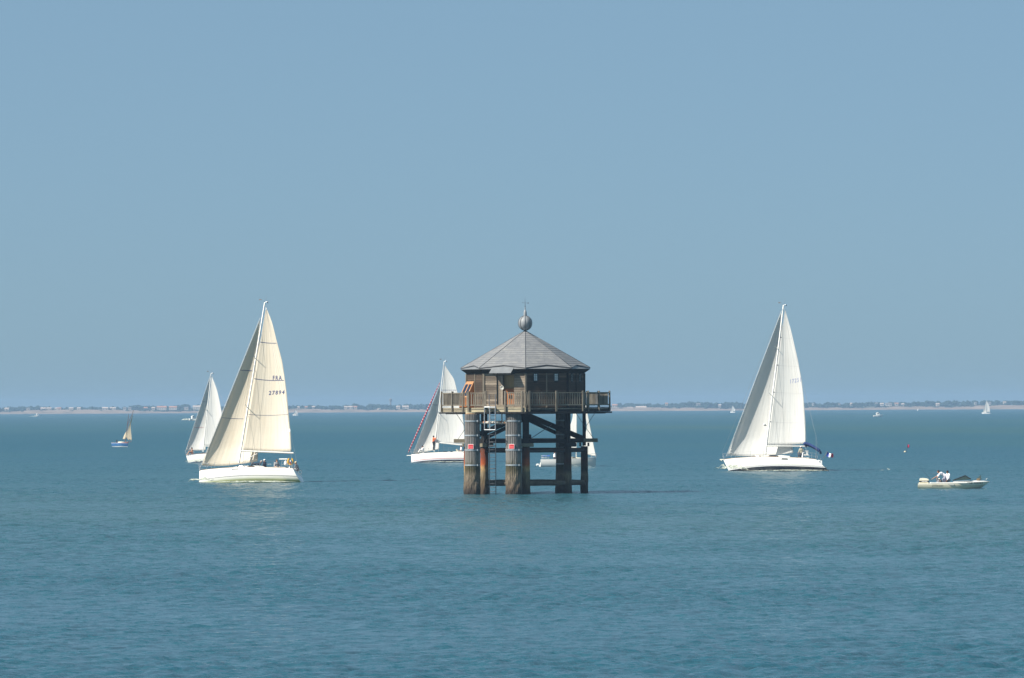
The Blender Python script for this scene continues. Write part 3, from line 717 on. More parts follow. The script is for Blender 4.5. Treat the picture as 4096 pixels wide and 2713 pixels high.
b = MB(); b.lathe([(0.13, 14.22), (0.125, 14.5), (0.09, 14.68), (0.03, 14.75), (0.03, 14.78), (0.055, 14.81), (0.055, 14.87), (0.02, 14.92)], n=20); b.build('finial_neck', M_zinc, T, True, autos=50)
b = MB(); b.tube([(0, 0, 14.9), (0, 0, 15.75)], [0.022, 0.006], 8); b.lathe([(0.01, 14.97), (0.05, 15.02), (0.01, 15.07)], n=12)
b.tube([(-0.22, 0, 15.30), (0.24, 0, 15.27)], 0.009, 6); b.tube([(0, -0.2, 15.3), (0, 0.2, 15.3)], 0.009, 6); b.box((0.25, 0, 15.28), (0.05, 0.02, 0.10)); b.box((-0.2, 0, 15.31), (0.08, 0.015, 0.03))
b.build('weather_vane', M_seam, T)
b = MB(); b.lathe([(0.16, 12.97), (0.09, 13.06), (0.05, 13.12)], n=16); b.build('roof_cap', M_seam, T, True)
# --- things hung on it
M_red = plain('warning_red', (0.78, 0.09, 0.10), 0.45, 0.06, 6); M_white = plain('white_paint', (0.80, 0.79, 0.76), 0.4, 0.04, 2); M_dred = plain('dark_red_print', (0.50, 0.01, 0.02), 0.5, 0.05)
M_pink = plain('faded_red', (0.80, 0.22, 0.20), 0.5, 0.05)
for i, (x, y, r, lab) in enumerate(((-4.26, -4.85, 0.60, 'red warning sign with white border, fixed to the left front fender pile'), (-0.98, -5.62, 0.63, 'red warning sign with white border, fixed to the fender pile right of the ladder'))):
    ox = -0.12 if i == 0 else -0.16
    p = TW + Vector((x + ox, y - math.sqrt(r * r - ox * ox) - 0.012, 3.80))
    t = thing('warning_sign', lab, 'sign', p, 'red warning signs on the fender piles', Matrix.Translation(p) @ Matrix.Rotation(math.atan2(ox, r) * 0.9, 4, 'Z'))
    b = MB(); b.box((0, 0, 0), (0.46, 0.03, 0.40)); b.build('board', M_white, t, bevel=0.008)
    b = MB(); b.box((0, -0.018, 0), (0.40, 0.012, 0.34)); b.build('field', M_red, t)
    b = MB(); b.box((0.03, -0.026, 0.085), (0.28, 0.006, 0.05), mi=0); b.box((-0.13, -0.026, -0.12), (0.05, 0.006, 0.05), mi=0); b.box((0.13, -0.026, -0.12), (0.05, 0.006, 0.05), mi=0)
    for q in (0.03, -0.01, -0.05): b.box((0.0, -0.026, q), (0.26, 0.006, 0.014), mi=1)
    b.build('print', [M_dred, M_pink], t)
p = TW + fp(7, 1.66, 0.22, 8.46)
t = thing('dish', 'small round pale dish beside the orange half door', 'dish', p, None, Matrix.Translation(p) @ Matrix.Rotation(ang(-0.5) + PI / 2, 4, 'Z') @ Matrix.Rotation(R(90), 4, 'X'))
b = MB(); b.lathe([(0.175, 0.03), (0.17, 0.045), (0.10, 0.01), (0.01, 0.0)], n=28); b.build('reflector', plain('pale_plastic', (0.42, 0.42, 0.38), 0.5, 0.3, 30), t, True)
b = MB(); b.tube([(0, 0, 0.0), (0, 0, -0.12), (0, -0.05, -0.2)], 0.02, 6); b.build('bracket', M_seam, t)
# ------------------------------------------------------------------ yachts: frame, hull, rig
def sail_material(name, base, warm, transl=0.30, seams=14, stain=0.25):
    t = NT(name); uv = t.sep(t.co.outputs['UV'])
    m = t.mapping((5, 34, 1), src='UV'); n = t.noise(m, 1, 4, 0.6)
    bl = t.noise(t.mapping((3.0, 3.5, 1), src='UV'), 1, 3, 0.55)
    col = t.mix(t.math('MULTIPLY', t.ramp(bl, [(0.42, 0.0), (0.68, 1.0)]), stain), base, warm)
    col = t.mix(t.math('MULTIPLY', n, 0.05), col, tuple(c * 0.6 for c in base))
    fr = t.math('FRACT', t.math('MULTIPLY', uv[1], float(seams)))
    ln = t.ramp(fr, [(0.0, 0.0), (0.955, 0.0), (0.965, 1.0), (0.995, 1.0), (1.0, 0.0)])
    col = t.mix(t.math('MULTIPLY', ln, 0.08), col, tuple(c * 0.5 for c in base))
    wr = t.noise(t.mapping((16, 3, 1), src='UV', rot=(0, 0, 0.5)), 1, 3, 0.5)
    nb = t.bump(wr, 0.6, 0.06)
    d = t.n('BsdfDiffuse'); t.l(col, d.inputs[0]); t.l(nb, d.inputs['Normal'])
    tr = t.n('BsdfTranslucent'); t.l(col, tr.inputs[0])
    g = t.n('BsdfGlossy'); g.inputs['Roughness'].default_value = 0.45
    mx = t.n('MixShader'); mx.inputs[0].default_value = transl; t.l(d.outputs[0], mx.inputs[1]); t.l(tr.outputs[0], mx.inputs[2])
    m2 = t.n('MixShader'); m2.inputs[0].default_value = 0.03; t.l(mx.outputs[0], m2.inputs[1]); t.l(g.outputs[0], m2.inputs[2])
    return t.done(m2.outputs[0])
def hull_material(name, bands, rough=0.25, grime=0.12, grime_col=(0.45, 0.42, 0.30)):
    """bands: (height above the painted waterline, colour) from below, hard edged"""
    t = NT(name); h = t.sep(t.co.outputs['UV'])[1]
    n = t.noise(t.mapping((1.2, 6, 1), src='UV'), 1, 4, 0.6)
    n2 = t.noise(t.mapping((0.7, 1.5, 1), src='UV'), 1, 3, 0.6)
    hh = t.math('ADD', h, t.math('MULTIPLY', t.math('SUBTRACT', n, 0.5), 0.012))
    f = t.math('MULTIPLY', t.math('ADD', hh, 1.0), 1 / 3.0)
    col = t.ramp(f, [((a + 1) / 3.0, c) for a, c in bands], 'CONSTANT')
    col = t.mix(t.math('MULTIPLY', t.ramp(n2, [(0.45, 0.0), (0.7, 1.0)]), grime), col, grime_col)
    return t.done(t.prin(col, rough, 0, None, 0.5))
M_gel = plain('white_gelcoat', (0.74, 0.73, 0.69), 0.35, 0.05, 0.8)
M_gelw = plain('worn_cream_gelcoat', (0.68, 0.64, 0.50), 0.4, 0.12, 1.5)
M_alu = plain('painted_spar', (0.66, 0.66, 0.63), 0.35, 0.05, 1, metal=0.2)
M_wire = plain('rigging_wire', (0.30, 0.31, 0.32), 0.4, 0.1, 2, metal=0.5)
M_inox = plain('stainless_tube', (0.62, 0.63, 0.64), 0.25, 0.1, 2, metal=0.7)
M_black = plain('black_fitting', (0.015, 0.015, 0.018), 0.5, 0.2)
M_smoke = plain('smoked_window', (0.02, 0.022, 0.026), 0.12, 0.1)
M_nonskid = plain('grey_white_deck', (0.66, 0.65, 0.60), 0.7, 0.08, 2)
M_teak = wood('teak', (0.20, 0.12, 0.06), (0.38, 0.25, 0.13), 'n')
M_navy = plain('navy_canvas', (0.012, 0.035, 0.14), 0.8, 0.2, 3)
M_cushion = plain('blue_canvas', (0.03, 0.12, 0.42), 0.8, 0.2, 3)

class Boat:
    def __init__(s, name, label, cat, px, py, heading, heel, group=None, z=0.0, trim=0.0):
        """heading: degrees from the picture's right, counter-clockwise seen from above (180 = bow to the left)"""
        O = water_at(px, py); O.z = z; s.O = O
        h = R(heading); f = Vector((math.cos(h), math.sin(h), 0)); up = Vector((0, 0, 1))
        nr = up.cross(f)
        if nr.y > 0: nr = -nr
        a = R(heel); up2 = up * math.cos(a) - nr * math.sin(a); nr2 = nr * math.cos(a) + up * math.sin(a)
        if trim:
            tq = R(trim); f, up2 = f * math.cos(tq) + up2 * math.sin(tq), up2 * math.cos(tq) - f * math.sin(tq)
        s.f, s.nr, s.up = f, nr2, up2
        s.root = thing(name, label, cat, O, group)
    def P(s, a, v, w): return s.f * a + s.nr * v + s.up * w
    def inv(s, p): return Vector((p.dot(s.f), p.dot(s.nr), p.dot(s.up)))
    def pick(s, px, py, v=0.0):
        D = s.O.y
        for _ in range(4):
            q = at(px, py, D) - s.O; x = q.x - s.nr.x * v; z = q.z - s.nr.z * v
            det = s.f.x * s.up.z - s.up.x * s.f.z
            a = (x * s.up.z - s.up.x * z) / det; w = (s.f.x * z - x * s.f.z) / det
            p = s.P(a, v, w); D = s.O.y + p.y
        return p
    def ab(s, px, py, v=0.0): return s.inv(s.pick(px, py, v))
    def put(s, mb, name, mats, parent=None, **kw):
        mb.v = [tuple(s.P(*p)) for p in mb.v]
        return mb.build(name, mats, parent or s.root, **kw)
    # ---- hull
    def hull(s, L, B, fb, k=0.45, rb=0.0, rs=0.0, bt=0.75, mat=None, deck=M_nonskid, a0=0.0, tm=0.58, vee=1.05, n=36, m=14, name='hull', open_transom=False):
        """fb: freeboard at bow, middle, stern; rb: stem rake; rs: how far the transom foot reaches aft of its top"""
        s.L = L; s.B = B; s.a0 = a0
        def bd(t):
            return B / 2 * (max(0.0, math.sin(PI / 2 * min(t / tm, 1))) ** 0.78 if t < tm else 1 - (1 - bt) * ((t - tm) / (1 - tm)) ** 2)
        def fr(t): return fb[0] * (1 - t) * (1 - 2 * t) + fb[1] * 4 * t * (1 - t) + fb[2] * t * (2 * t - 1)
        def kd(t): return k * (0.10 + 0.90 * math.sin(PI * min(1, t ** 0.8 * 1.0) * 0.93) ** 0.7) if t > 0 else k * 0.1
        def pt(t, q, sd=1):
            a = q * PI / 2; f_, K = fr(t), kd(t); pe = vee + (0.60 - vee) * min(1, t * 2.0)
            lat = max(bd(t), 0.012) * math.sin(a) ** pe if q > 0 else 0.0
            z = -K + (K + f_) * (1 - math.cos(a)) ** 0.92
            zf = z / f_; x = t * L + rb * (1 - zf) * (1 - t) ** 3 - rs * zf * t ** 6
            return (a0 + L / 2 - x, sd * lat, z)
        s.pt, s.bd, s.fr = pt, bd, fr
        b = MB(); vs = []; fs = []
        row = 2 * m + 1
        for i in range(n + 1):
            t = i / n
            for j in range(-m, m + 1): vs.append(pt(t, abs(j) / m, 1 if j >= 0 else -1))
        for i in range(n):
            for j in range(row - 1): fs.append((i * row + j, i * row + j + 1, (i + 1) * row + j + 1, (i + 1) * row + j))
        fs.append(tuple(n * row + j for j in range(row)))
        b.add(vs, fs); loc = list(b.v)
        s.hull_o = s.put(b, name, mat, smooth=True, autos=35)
        uv = s.hull_o.data.uv_layers.new(name='UVMap')
        for lp in s.hull_o.data.loops:
            q = loc[lp.vertex_index]; uv.data[lp.index].uv = (q[0], q[2])
        # deck with camber, sunk a little inside the hull edge
        b = MB(); cm = 0.05 * B / 3
        b.grid(lambda u, v: (pt(v, 1)[0], (2 * u - 1) * (pt(v, 1)[1] - 0.01), fr(v) - 0.02 + cm * (1 - (2 * u - 1) ** 2)), 8, n)
        s.put(b, 'deck', deck, smooth=True)
        for sd in (1, -1):      # toe rail
            b = MB(); b.tube([Vector(pt(i / 24, 1, sd)) + Vector((0, 0, 0.015)) for i in range(25)], 0.022 * B / 3.2, 6)
            s.put(b, 'toe_rail', M_teak if s.L > 7.5 and not open_transom else M_gel)
    def edge(s, t, sd=1, up=0.0): p = s.pt(t, 1, sd); return Vector((p[0], p[1] * 0.985, p[2] + up))
    def house(s, t0, t1, hw, prof, mat=M_gel, name='coachroof', r=0.82):
        """raised cabin: prof = heights above deck at evenly spaced stations"""
        b = MB(); n = len(prof) - 1; vs = []; fs = []; m = 10
        for i, h in enumerate(prof):
            t = t0 + (t1 - t0) * i / n; a = s.pt(t, 1)[0]; W = min(hw, s.pt(t, 1)[1] * 0.72); z0 = s.fr(t) - 0.02
            sec = [(-W, 0), (-W * 0.96, h * 0.55), (-W * r, h * 0.92), (-W * r * 0.5, h), (0, h * 1.03), (W * r * 0.5, h), (W * r, h * 0.92), (W * 0.96, h * 0.55), (W, 0)]
            for v, z in sec: vs.append((a, v, z0 + z))
        c = 9
        for i in range(n):
            for j in range(c - 1): fs.append((i * c + j, i * c + j + 1, (i + 1) * c + j + 1, (i + 1) * c + j))
        fs += [tuple(range(c)), tuple(range(n * c, n * c + c))]; b.add(vs, fs)
        s.hz = lambda t, h=prof: s.fr(t) + h[min(n, max(0, round((t - t0) / (t1 - t0) * n)))]
        s.hw_ = lambda t: min(hw, s.pt(t, 1)[1] * 0.72)
        return s.put(b, name, mat, smooth=True, autos=50)
    def cabin_window(s, parent, t0, t1, z0, z1, sd=1, mat=M_smoke):
        b = MB(); q = 6; up_, lo = [], []
        for i in range(q + 1):
            t = t0 + (t1 - t0) * i / q; W = s.hw_(t) * 0.985 + 0.02; a = s.pt(t, 1)[0]; e = 1 - abs(2 * i / q - 1) ** 4 * 0.5
            up_.append((a, sd * (W - 0.015), s.fr(t) + z0 + (z1 - z0) * e)); lo.append((a, sd * W, s.fr(t) + z0))
        b.add(up_ + lo, [(i, i + 1, q + 2 + i, q + 1 + i) for i in range(q)])
        o = s.put(b, 'window', mat, parent, solid=0.02); return o
    def lifelines(s, ts, h=0.62, sides=(1, -1), wires=(1.0, 0.55)):
        for sd in sides:
            for t in ts:
                b = MB(); p = s.edge(t, sd); b.tube([p, p + Vector((0, sd * 0.02, h))], 0.014, 6); s.put(b, 'stanchion', M_inox)
            b = MB()
            for f in wires: b.tube([s.edge(t, sd, h * f) for t in ts], 0.007, 5)
            s.put(b, 'lifeline', M_wire)
    def pulpit(s, t=0.055, h=0.65, stern=False):
        b = MB()
        if not stern:
            p0, p1 = s.edge(t, 1), s.edge(t, -1); tip = s.edge(0.0, 1, h * 0.95); tip.y = 0; tip.x += 0.12
            for e, g in ((1.0, 1), (0.5, 0)):
                b.tube([p0 + Vector((-0.1, 0, h * e)), Vector(((p0.x + tip.x) / 2, p0.y * 0.75, p0.z + h * e)), Vector((tip.x, 0.12, tip.z - h * (1 - e))), Vector((tip.x, -0.12, tip.z - h * (1 - e))), Vector(((p1.x + tip.x) / 2, p1.y * 0.75, p1.z + h * e)), p1 + Vector((-0.1, 0, h * e))], 0.016, 6)
            for q in (p0, p1): b.tube([q, q + Vector((-0.1, 0, h))], 0.016, 6)
            for sd in (1, -1): e = s.edge(0.01, sd); b.tube([e, Vector((tip.x, 0.12 * sd, tip.z))], 0.016, 6)
            s.put(b, 'pulpit', M_inox)
        else:
            for sd in (1, -1):
                b = MB(); q = [s.edge(t_, sd) for t_ in (t, (t + 1) / 2 - 0.0, 0.985)]
                for e in (1.0, 0.5): b.tube([p + Vector((0, 0, h * e)) for p in q] + [Vector((q[-1].x, q[-1].y * 0.45, q[-1].z + h * e))], 0.016, 6)
                for p in q: b.tube([p, p + Vector((0, 0, h))], 0.016, 6)
                b.tube([Vector((q[-1].x, q[-1].y * 0.45, q[-1].z)), Vector((q[-1].x, q[-1].y * 0.45, q[-1].z + h))], 0.016, 6)
                s.put(b, 'pushpit', M_inox)
    # ---- rig; points are in root space
    def spar(s, name, a, c, r0, r1, mat=M_alu, n=14, parent=None):
        b = MB(); b.tube([a, a.lerp(c, 0.5), c], [r0, (r0 * 1.05 + r1) / 2.05, r1], n); return b.build(name, mat, parent or s.root, True, autos=40)
    def wire(s, name, pts, r=0.008, mat=M_wire, parent=None):
        b = MB(); b.tube(pts, r, 5); return b.build(name, mat, parent or s.root)
    def sail(s, name, tack, head, leech, mat, camber=0.11, pa=0.62, pb=1.15, nu=30, nv=48, sag=0.0, foot=0.03, lee=-1, parent=None, thick=0.006, top=0.0):
        """leech: points from clew upward; surface(u, v): u luff to leech, v foot to head"""
        L_ = [Vector(p) for p in leech] + [Vector(head) + (Vector(leech[-1]) - Vector(head)).normalized() * top]
        d = [0.0]
        for p, q in zip(L_, L_[1:]): d.append(d[-1] + (q - p).length)
        d = [x / d[-1] for x in d]; tack, head = Vector(tack), Vector(head)
        def le(v):
            for i in range(len(d) - 1):
                if v <= d[i + 1] + 1e-9:
                    f = (v - d[i]) / (d[i + 1] - d[i]); p0 = L_[max(i - 1, 0)]; p1, p2 = L_[i], L_[i + 1]; p3 = L_[min(i + 2, len(L_) - 1)]
                    if i == 0: p0 = p1 * 2 - p2
                    if i + 2 > len(L_) - 1: p3 = p2 * 2 - p1
                    return 0.5 * ((2 * p1) + (p2 - p0) * f + (2 * p0 - 5 * p1 + 4 * p2 - p3) * f * f + (3 * p1 - p0 - 3 * p2 + p3) * f ** 3)
            return L_[-1].copy()
        sm = pa / (pa + pb); mx = sm ** pa * (1 - sm) ** pb
        nrm = s.nr * lee
        def S(u, v):
            lu = tack.lerp(head, v) + nrm * (-sag * math.sin(PI * v)); e = le(v); ch = (e - lu).length
            c = camber * ch * (u ** pa) * ((1 - u) ** pb) / mx * (0.45 + 0.55 * min(1, v * 5 + 0.35)) * (1.0 + 0.25 * v)
            p = lu.lerp(e, u) + nrm * c
            if foot and v < 0.12: p = p - s.up * (foot * ch * math.sin(PI * u) * (1 - v / 0.12) ** 2)
            return p
        b = MB(); b.grid(S, nu, nv); o = b.build(name, mat, parent or s.root, True, solid=thick)
        uv = o.data.uv_layers.new(name='UVMap'); w1 = nu + 1
        for lp in o.data.loops: i = lp.vertex_index; uv.data[lp.index].uv = ((i % w1) / nu, (i // w1) / nv)
        o['foot'] = 0; del o['foot']
        return o, S
    def on_sail(s, S, px, py, off=0.02, guess=(0.5, 0.5)):
        """point of the sail surface under a photo pixel"""
        u, v = guess
        for _ in range(14):
            p = S(u, v); q = at(px, py, s.O.y + p.y) - s.O; ex, ez = q.x - p.x, q.z - p.z
            if abs(ex) + abs(ez) < 1e-4: break
            h = 1e-3; pu = (S(u + h, v) - p) / h if u + h <= 1 else (p - S(u - h, v)) / h; pv = (S(u, v + h) - p) / h if v + h <= 1 else (p - S(u, v - h)) / h
            det = pu.x * pv.z - pv.x * pu.z
            if abs(det) < 1e-9: break
            u = min(0.999, max(0.001, u + (ex * pv.z - pv.x * ez) / det)); v = min(0.999, max(0.0, v + (pu.x * ez - ex * pu.z) / det))
        return S(u, v) + s.nr * off, (u, v)
    def sail_line(s, S, pa, pb, width, mat, name, parent, sagpx=0.0, n=14, off=0.02):
        b = MB(); g = (0.1, 0.5); A = []; 
        for i in range(n + 1):
            f = i / n; p, g = s.on_sail(S, pa[0] + (pb[0] - pa[0]) * f, pa[1] + (pb[1] - pa[1]) * f + sagpx * math.sin(PI * f), off, g); A.append(p)
        vs = [p + s.up * width / 2 for p in A] + [p - s.up * width / 2 for p in A]
        b.add(vs, [(i, i + 1, n + 2 + i, n + 1 + i) for i in range(n)]); return b.build(name, mat, parent, solid=0.003)
    def sail_text(s, S, txt, px, py, hpx, wpx, mat, name, parent, tilt=0.0, shear=0.0, both=0.02, guess=(0.8, 0.5), bold=0.0):
        me = text_mesh(txt, bold); xs = [v.co.x for v in me.vertices]; ys = [v.co.y for v in me.vertices]
        x0, x1, y0, y1 = min(xs), max(xs), min(ys), max(ys); g = guess
        for v in me.vertices:
            fx = (v.co.x - x0) / (x1 - x0); fy = (v.co.y - y0) / (y1 - y0)
            qx = px + fx * wpx + shear * fy * hpx; qy = py - fy * hpx + tilt * fx * wpx
            p, g2 = s.on_sail(S, qx, qy, both, g); v.co = p
        o = bpy.data.objects.new(name, me); me.materials.clear(); me.materials.append(mat); C.objects.link(o); o.parent = parent; return o
def text_mesh(txt, bold=0.0):
    cu = bpy.data.curves.new('lettering', 'FONT'); cu.body = txt; cu.resolution_u = 4; cu.offset = bold; cu.space_character = 1.38
    o = bpy.data.objects.new('lettering', cu); C.objects.link(o)
    dg = bpy.context.evaluated_depsgraph_get(); me = bpy.data.meshes.new_from_object(o.evaluated_get(dg))
    bpy.data.objects.remove(o); bpy.data.curves.remove(cu); return me
def flat_text(txt, M, h, mat, name, parent, bold=0.0):
    me = text_mesh(txt, bold); hh = max(v.co.y for v in me.vertices)
    for v in me.vertices: v.co = M @ Vector((v.co.x * h / hh, v.co.y * h / hh, 0))
    me.materials.clear(); me.materials.append(mat)
    o = bpy.data.objects.new(name, me); C.objects.link(o); o.parent = parent; return o

# ---- foam on the water
def foam_material():
    t = NT('sea_foam'); n = t.noise(t.mapping((0.9, 1.6, 1)), 1, 6, 0.75, 0.5); uv = t.sep(t.co.outputs['UV'])
    e = t.math('MULTIPLY', t.math('MULTIPLY', uv[0], t.math('SUBTRACT', 1.0, uv[0])), 4.0)
    e2 = t.math('MULTIPLY', t.math('MULTIPLY', uv[1], t.math('SUBTRACT', 1.0, uv[1])), 4.0)
    edge = t.math('POWER', t.math('MULTIPLY', e, e2), 0.5)
    f = t.math('ADD', t.math('MULTIPLY', n, 1.0), t.math('MULTIPLY', t.math('SUBTRACT', edge, 1.0), 0.42))
    fac = t.ramp(f, [(0.34, 0.0), (0.52, 0.9)])
    d = t.prin((0.62, 0.66, 0.56), 0.6); tr = t.n('BsdfTransparent'); mx = t.n('MixShader')
    t.l(fac, mx.inputs[0]); t.l(tr.outputs[0], mx.inputs[1]); t.l(d, mx.inputs[2]); return t.done(mx.outputs[0])
M_foam = foam_material()
def foam(label, c, lx, ly, rot=0.0, hz=0.05, seed=1, z=0.07, name='foam'):
    """low broken patch of foam lying on the water"""
    b = MB(); rr = random.Random(seed); n1, n2 = max(6, int(lx / 0.25)), max(3, int(ly / 0.3)); n1 = min(n1, 80); n2 = min(n2, 30)
    cr, sr = math.cos(rot), math.sin(rot)
    def fn(u, v):
        x, y = (u - 0.5) * lx, (v - 0.5) * ly
        e = max(0, 1 - (2 * u - 1) ** 2) * max(0, 1 - (2 * v - 1) ** 2)
        return (x * cr - y * sr, x * sr + y * cr, z + hz * e * (0.4 + rr.random()))
    b.grid(fn, n1, n2); o = b.build(name, M_foam, None, True, loc=Vector((c[0], c[1], 0)))
    uv = o.data.uv_layers.new(name='UVMap'); w1 = n1 + 1
    for lp in o.data.loops: i = lp.vertex_index; uv.data[lp.index].uv = ((i % w1) / n1, (i // w1) / n2)
    return tag(o, label, 'foam', kind='stuff')

# ------------------------------------------------------------------ people
SKINS = {k: plain('skin_%s' % k, c, 0.55, 0.08, 8) for k, c in (('tan', (0.42, 0.22, 0.14)), ('fair', (0.55, 0.32, 0.22)), ('dark', (0.30, 0.15, 0.09)))}
_cl = {}
def cloth(c):
    if c not in _cl: _cl[c] = plain('cloth_%d' % len(_cl), c, 0.85, 0.12, 7)
    return _cl[c]
def capsule(b, a, c, r0, r1, n=10):
    a, c = Vector(a), Vector(c); d = (c - a); L = d.length
    if L < 1e-5: return
    d /= L; pts = []; rs = []
    for k in (-1, -0.7, -0.35): pts.append(a + d * r0 * k); rs.append(r0 * math.sqrt(max(0.02, 1 - k * k)))
    pts.append(a); rs.append(r0); pts.append(c); rs.append(r1)
    for k in (0.35, 0.7, 1): pts.append(c + d * r1 * k); rs.append(r1 * math.sqrt(max(0.02, 1 - k * k)))
    b.tube(pts, rs, n)
def ellip(b, c, rx, ry, rz, ax=None):
    v, f = ICO2; c = Vector(c)
    b.add([c + (ax @ Vector((p[0] * rx, p[1] * ry, p[2] * rz)) if ax else Vector((p[0] * rx, p[1] * ry, p[2] * rz))) for p in v], f)
POSE = {
 'stand': dict(hip=(0, 0, 0.92), chest=(0.01, 0, 1.36), neck=(0, 0, 1.50), head=(0.02, 0, 1.65), sh=0.19, el=((0.02, 0.26, 1.12), (0.02, -0.26, 1.12)), wr=((0.10, 0.27, 0.88), (0.10, -0.27, 0.88)), kn=((0.03, 0.11, 0.50), (0.03, -0.11, 0.50)), an=((-0.02, 0.12, 0.09), (-0.02, -0.12, 0.09))),
 'sit': dict(hip=(0, 0, 0.10), chest=(0.03, 0, 0.50), neck=(0.03, 0, 0.64), head=(0.06, 0, 0.79), sh=0.19, el=((0.08, 0.25, 0.28), (0.08, -0.25, 0.28)), wr=((0.30, 0.17, 0.22), (0.30, -0.17, 0.22)), kn=((0.42, 0.12, 0.16), (0.42, -0.12, 0.16)), an=((0.44, 0.12, -0.26), (0.44, -0.12, -0.26))),
 'floor': dict(hip=(0, 0, 0.10), chest=(0.02, 0, 0.50), neck=(0.05, 0, 0.63), head=(0.09, 0, 0.77), sh=0.19, el=((0.22, 0.26, 0.38), (0.22, -0.26, 0.38)), wr=((0.42, 0.14, 0.42), (0.42, -0.14, 0.42)), kn=((0.40, 0.15, 0.42), (0.40, -0.15, 0.42)), an=((0.62, 0.15, 0.06), (0.62, -0.15, 0.06))),
}
def person(label, loc, face, pose, skin='tan', shirt=None, pants=(0.03, 0.035, 0.05), hair=(0.03, 0.02, 0.015), cap=None, sleeves=0.55, size=1.0, over=None, group=None, shorts=False, long_hair=False):
    """one continuous body, with clothing, hair and eyes as its parts; face = direction looked in, degrees from the picture's right"""
    J = dict(POSE[pose]); J.update(over or {}); t = thing('person', label, 'person', loc, group, Matrix.Translation(loc) @ Matrix.Rotation(R(face), 4, 'Z') @ Matrix.Scale(size, 4))
    V = {k: Vector(J[k]) for k in ('hip', 'chest', 'neck', 'head')}; up = (V['neck'] - V['hip']).normalized(); side = Vector((0, 1, 0))
    shs = [V['chest'] + up * 0.09 + side * J['sh'] * q for q in (1, -1)]; hips = [V['hip'] + side * 0.10 * q for q in (1, -1)]
    def limbs(b, e, arm=1.0, leg=1.0, torso=True, core=True):
        if torso:
            capsule(b, V['hip'] + side * 0.06, V['hip'] - side * 0.06, 0.125 + e, 0.125 + e); capsule(b, V['hip'], V['chest'], 0.125 + e, 0.13 + e)
            capsule(b, V['chest'] + side * 0.09, V['chest'] - side * 0.09, 0.115 + e, 0.115 + e); capsule(b, shs[0] * 0.9 + shs[1] * 0.1, shs[1] * 0.9 + shs[0] * 0.1, 0.065 + e, 0.065 + e)
        for i in (0, 1):
            el, wr, kn, an = [Vector(J[k][i]) for k in ('el', 'wr', 'kn', 'an')]
            if arm > 0:
                capsule(b, shs[i], shs[i].lerp(el, min(1, arm * 2)), 0.055 + e, 0.046 + e)
                if arm > 0.5: capsule(b, el, el.lerp(wr, (arm - 0.5) * 2), 0.043 + e, 0.032 + e)
            if leg > 0:
                capsule(b, hips[i], hips[i].lerp(kn, min(1, leg * 2)), 0.088 + e, 0.062 + e)
                if leg > 0.5: capsule(b, kn, kn.lerp(an, (leg - 0.5) * 2), 0.056 + e, 0.040 + e)
    b = MB(); limbs(b, 0.0)
    capsule(b, V['neck'] - up * 0.05, V['head'] - up * 0.04, 0.058, 0.055)
    hd = V['head']; ellip(b, hd, 0.095, 0.078, 0.118); ellip(b, hd + Vector((0.035, 0, -0.06)), 0.055, 0.052, 0.055)
    ellip(b, hd + Vector((0.10, 0, -0.012)), 0.024, 0.014, 0.022)
    for q in (1, -1): ellip(b, hd + Vector((-0.005, 0.08 * q, -0.01)), 0.022, 0.014, 0.032)
    for i in (0, 1):
        el, wr, an = Vector(J['el'][i]), Vector(J['wr'][i]), Vector(J['an'][i]); d = (wr - el).normalized(); q = 1 if i == 0 else -1
        s_ = d.cross(Vector((0, 0, 1))); s_ = s_.normalized() if s_.length > 0.1 else Vector((0, 1, 0)); n_ = s_.cross(d)
        for g in (-0.022, 0.0, 0.022): capsule(b, wr + s_ * g * 0.6, wr + d * 0.085 + s_ * g, 0.017, 0.017, 6)
        for g, l in ((-0.030, 0.070), (-0.010, 0.085), (0.011, 0.080), (0.031, 0.060)):
            k1 = wr + d * (0.09 + l * 0.5) + s_ * g - n_ * 0.006; capsule(b, wr + d * 0.085 + s_ * g, k1, 0.0105, 0.010, 6); capsule(b, k1, k1 + d * l * 0.45 - n_ * 0.025, 0.010, 0.009, 6)
        capsule(b, wr + d * 0.03 + s_ * 0.028 * q, wr + d * 0.07 + s_ * 0.062 * q - n_ * 0.01, 0.013, 0.010, 6)
        capsule(b, an + Vector((-0.03, 0, -0.04)), an + Vector((0.15, 0, -0.055)), 0.042, 0.032, 8)
    o = b.build('body', SKINS[skin], t, True)
    md = o.modifiers.new('remesh', 'REMESH'); md.mode = 'VOXEL'; md.voxel_size = 0.0105 ; md.use_smooth_shade = True
    def garment(name, col, **kw):
        b = MB(); limbs(b, kw.pop('e', 0.016), **kw); g = b.build(name, cloth(col), t, True)
        m_ = g.modifiers.new('remesh', 'REMESH'); m_.mode = 'VOXEL'; m_.voxel_size = 0.017; m_.use_smooth_shade = True
    if shirt: garment('shirt', shirt, arm=sleeves, leg=0)
    if pants: 
        b = MB(); capsule(b, V['hip'] + side * 0.07 + up * 0.04, V['hip'] - side * 0.07 + up * 0.04, 0.145, 0.145); capsule(b, V['hip'] + side * 0.07, V['hip'] - side * 0.07, 0.148, 0.148); limbs(b, 0.022, arm=0, leg=0.42 if shorts else 0.97, torso=False)
        g = b.build('trousers', cloth(pants), t, True); m_ = g.modifiers.new('remesh', 'REMESH'); m_.mode = 'VOXEL'; m_.voxel_size = 0.017; m_.use_smooth_shade = True
    b = MB()
    v, f = ICO2; b.add([hd + Vector((-0.014, 0, 0.022)) + Vector((p[0] * 0.104, p[1] * 0.090, p[2] * 0.112)) for p in v if True], [q for q in f if not all(v[i][0] > 0.25 and v[i][2] < 0.35 for i in q) and not all(v[i][2] < -0.45 for i in q)])
    if long_hair: ellip(b, hd + Vector((-0.06, 0, -0.06)), 0.05, 0.075, 0.12)
    b.build('hair', cloth(hair), t, True, solid=0.012)
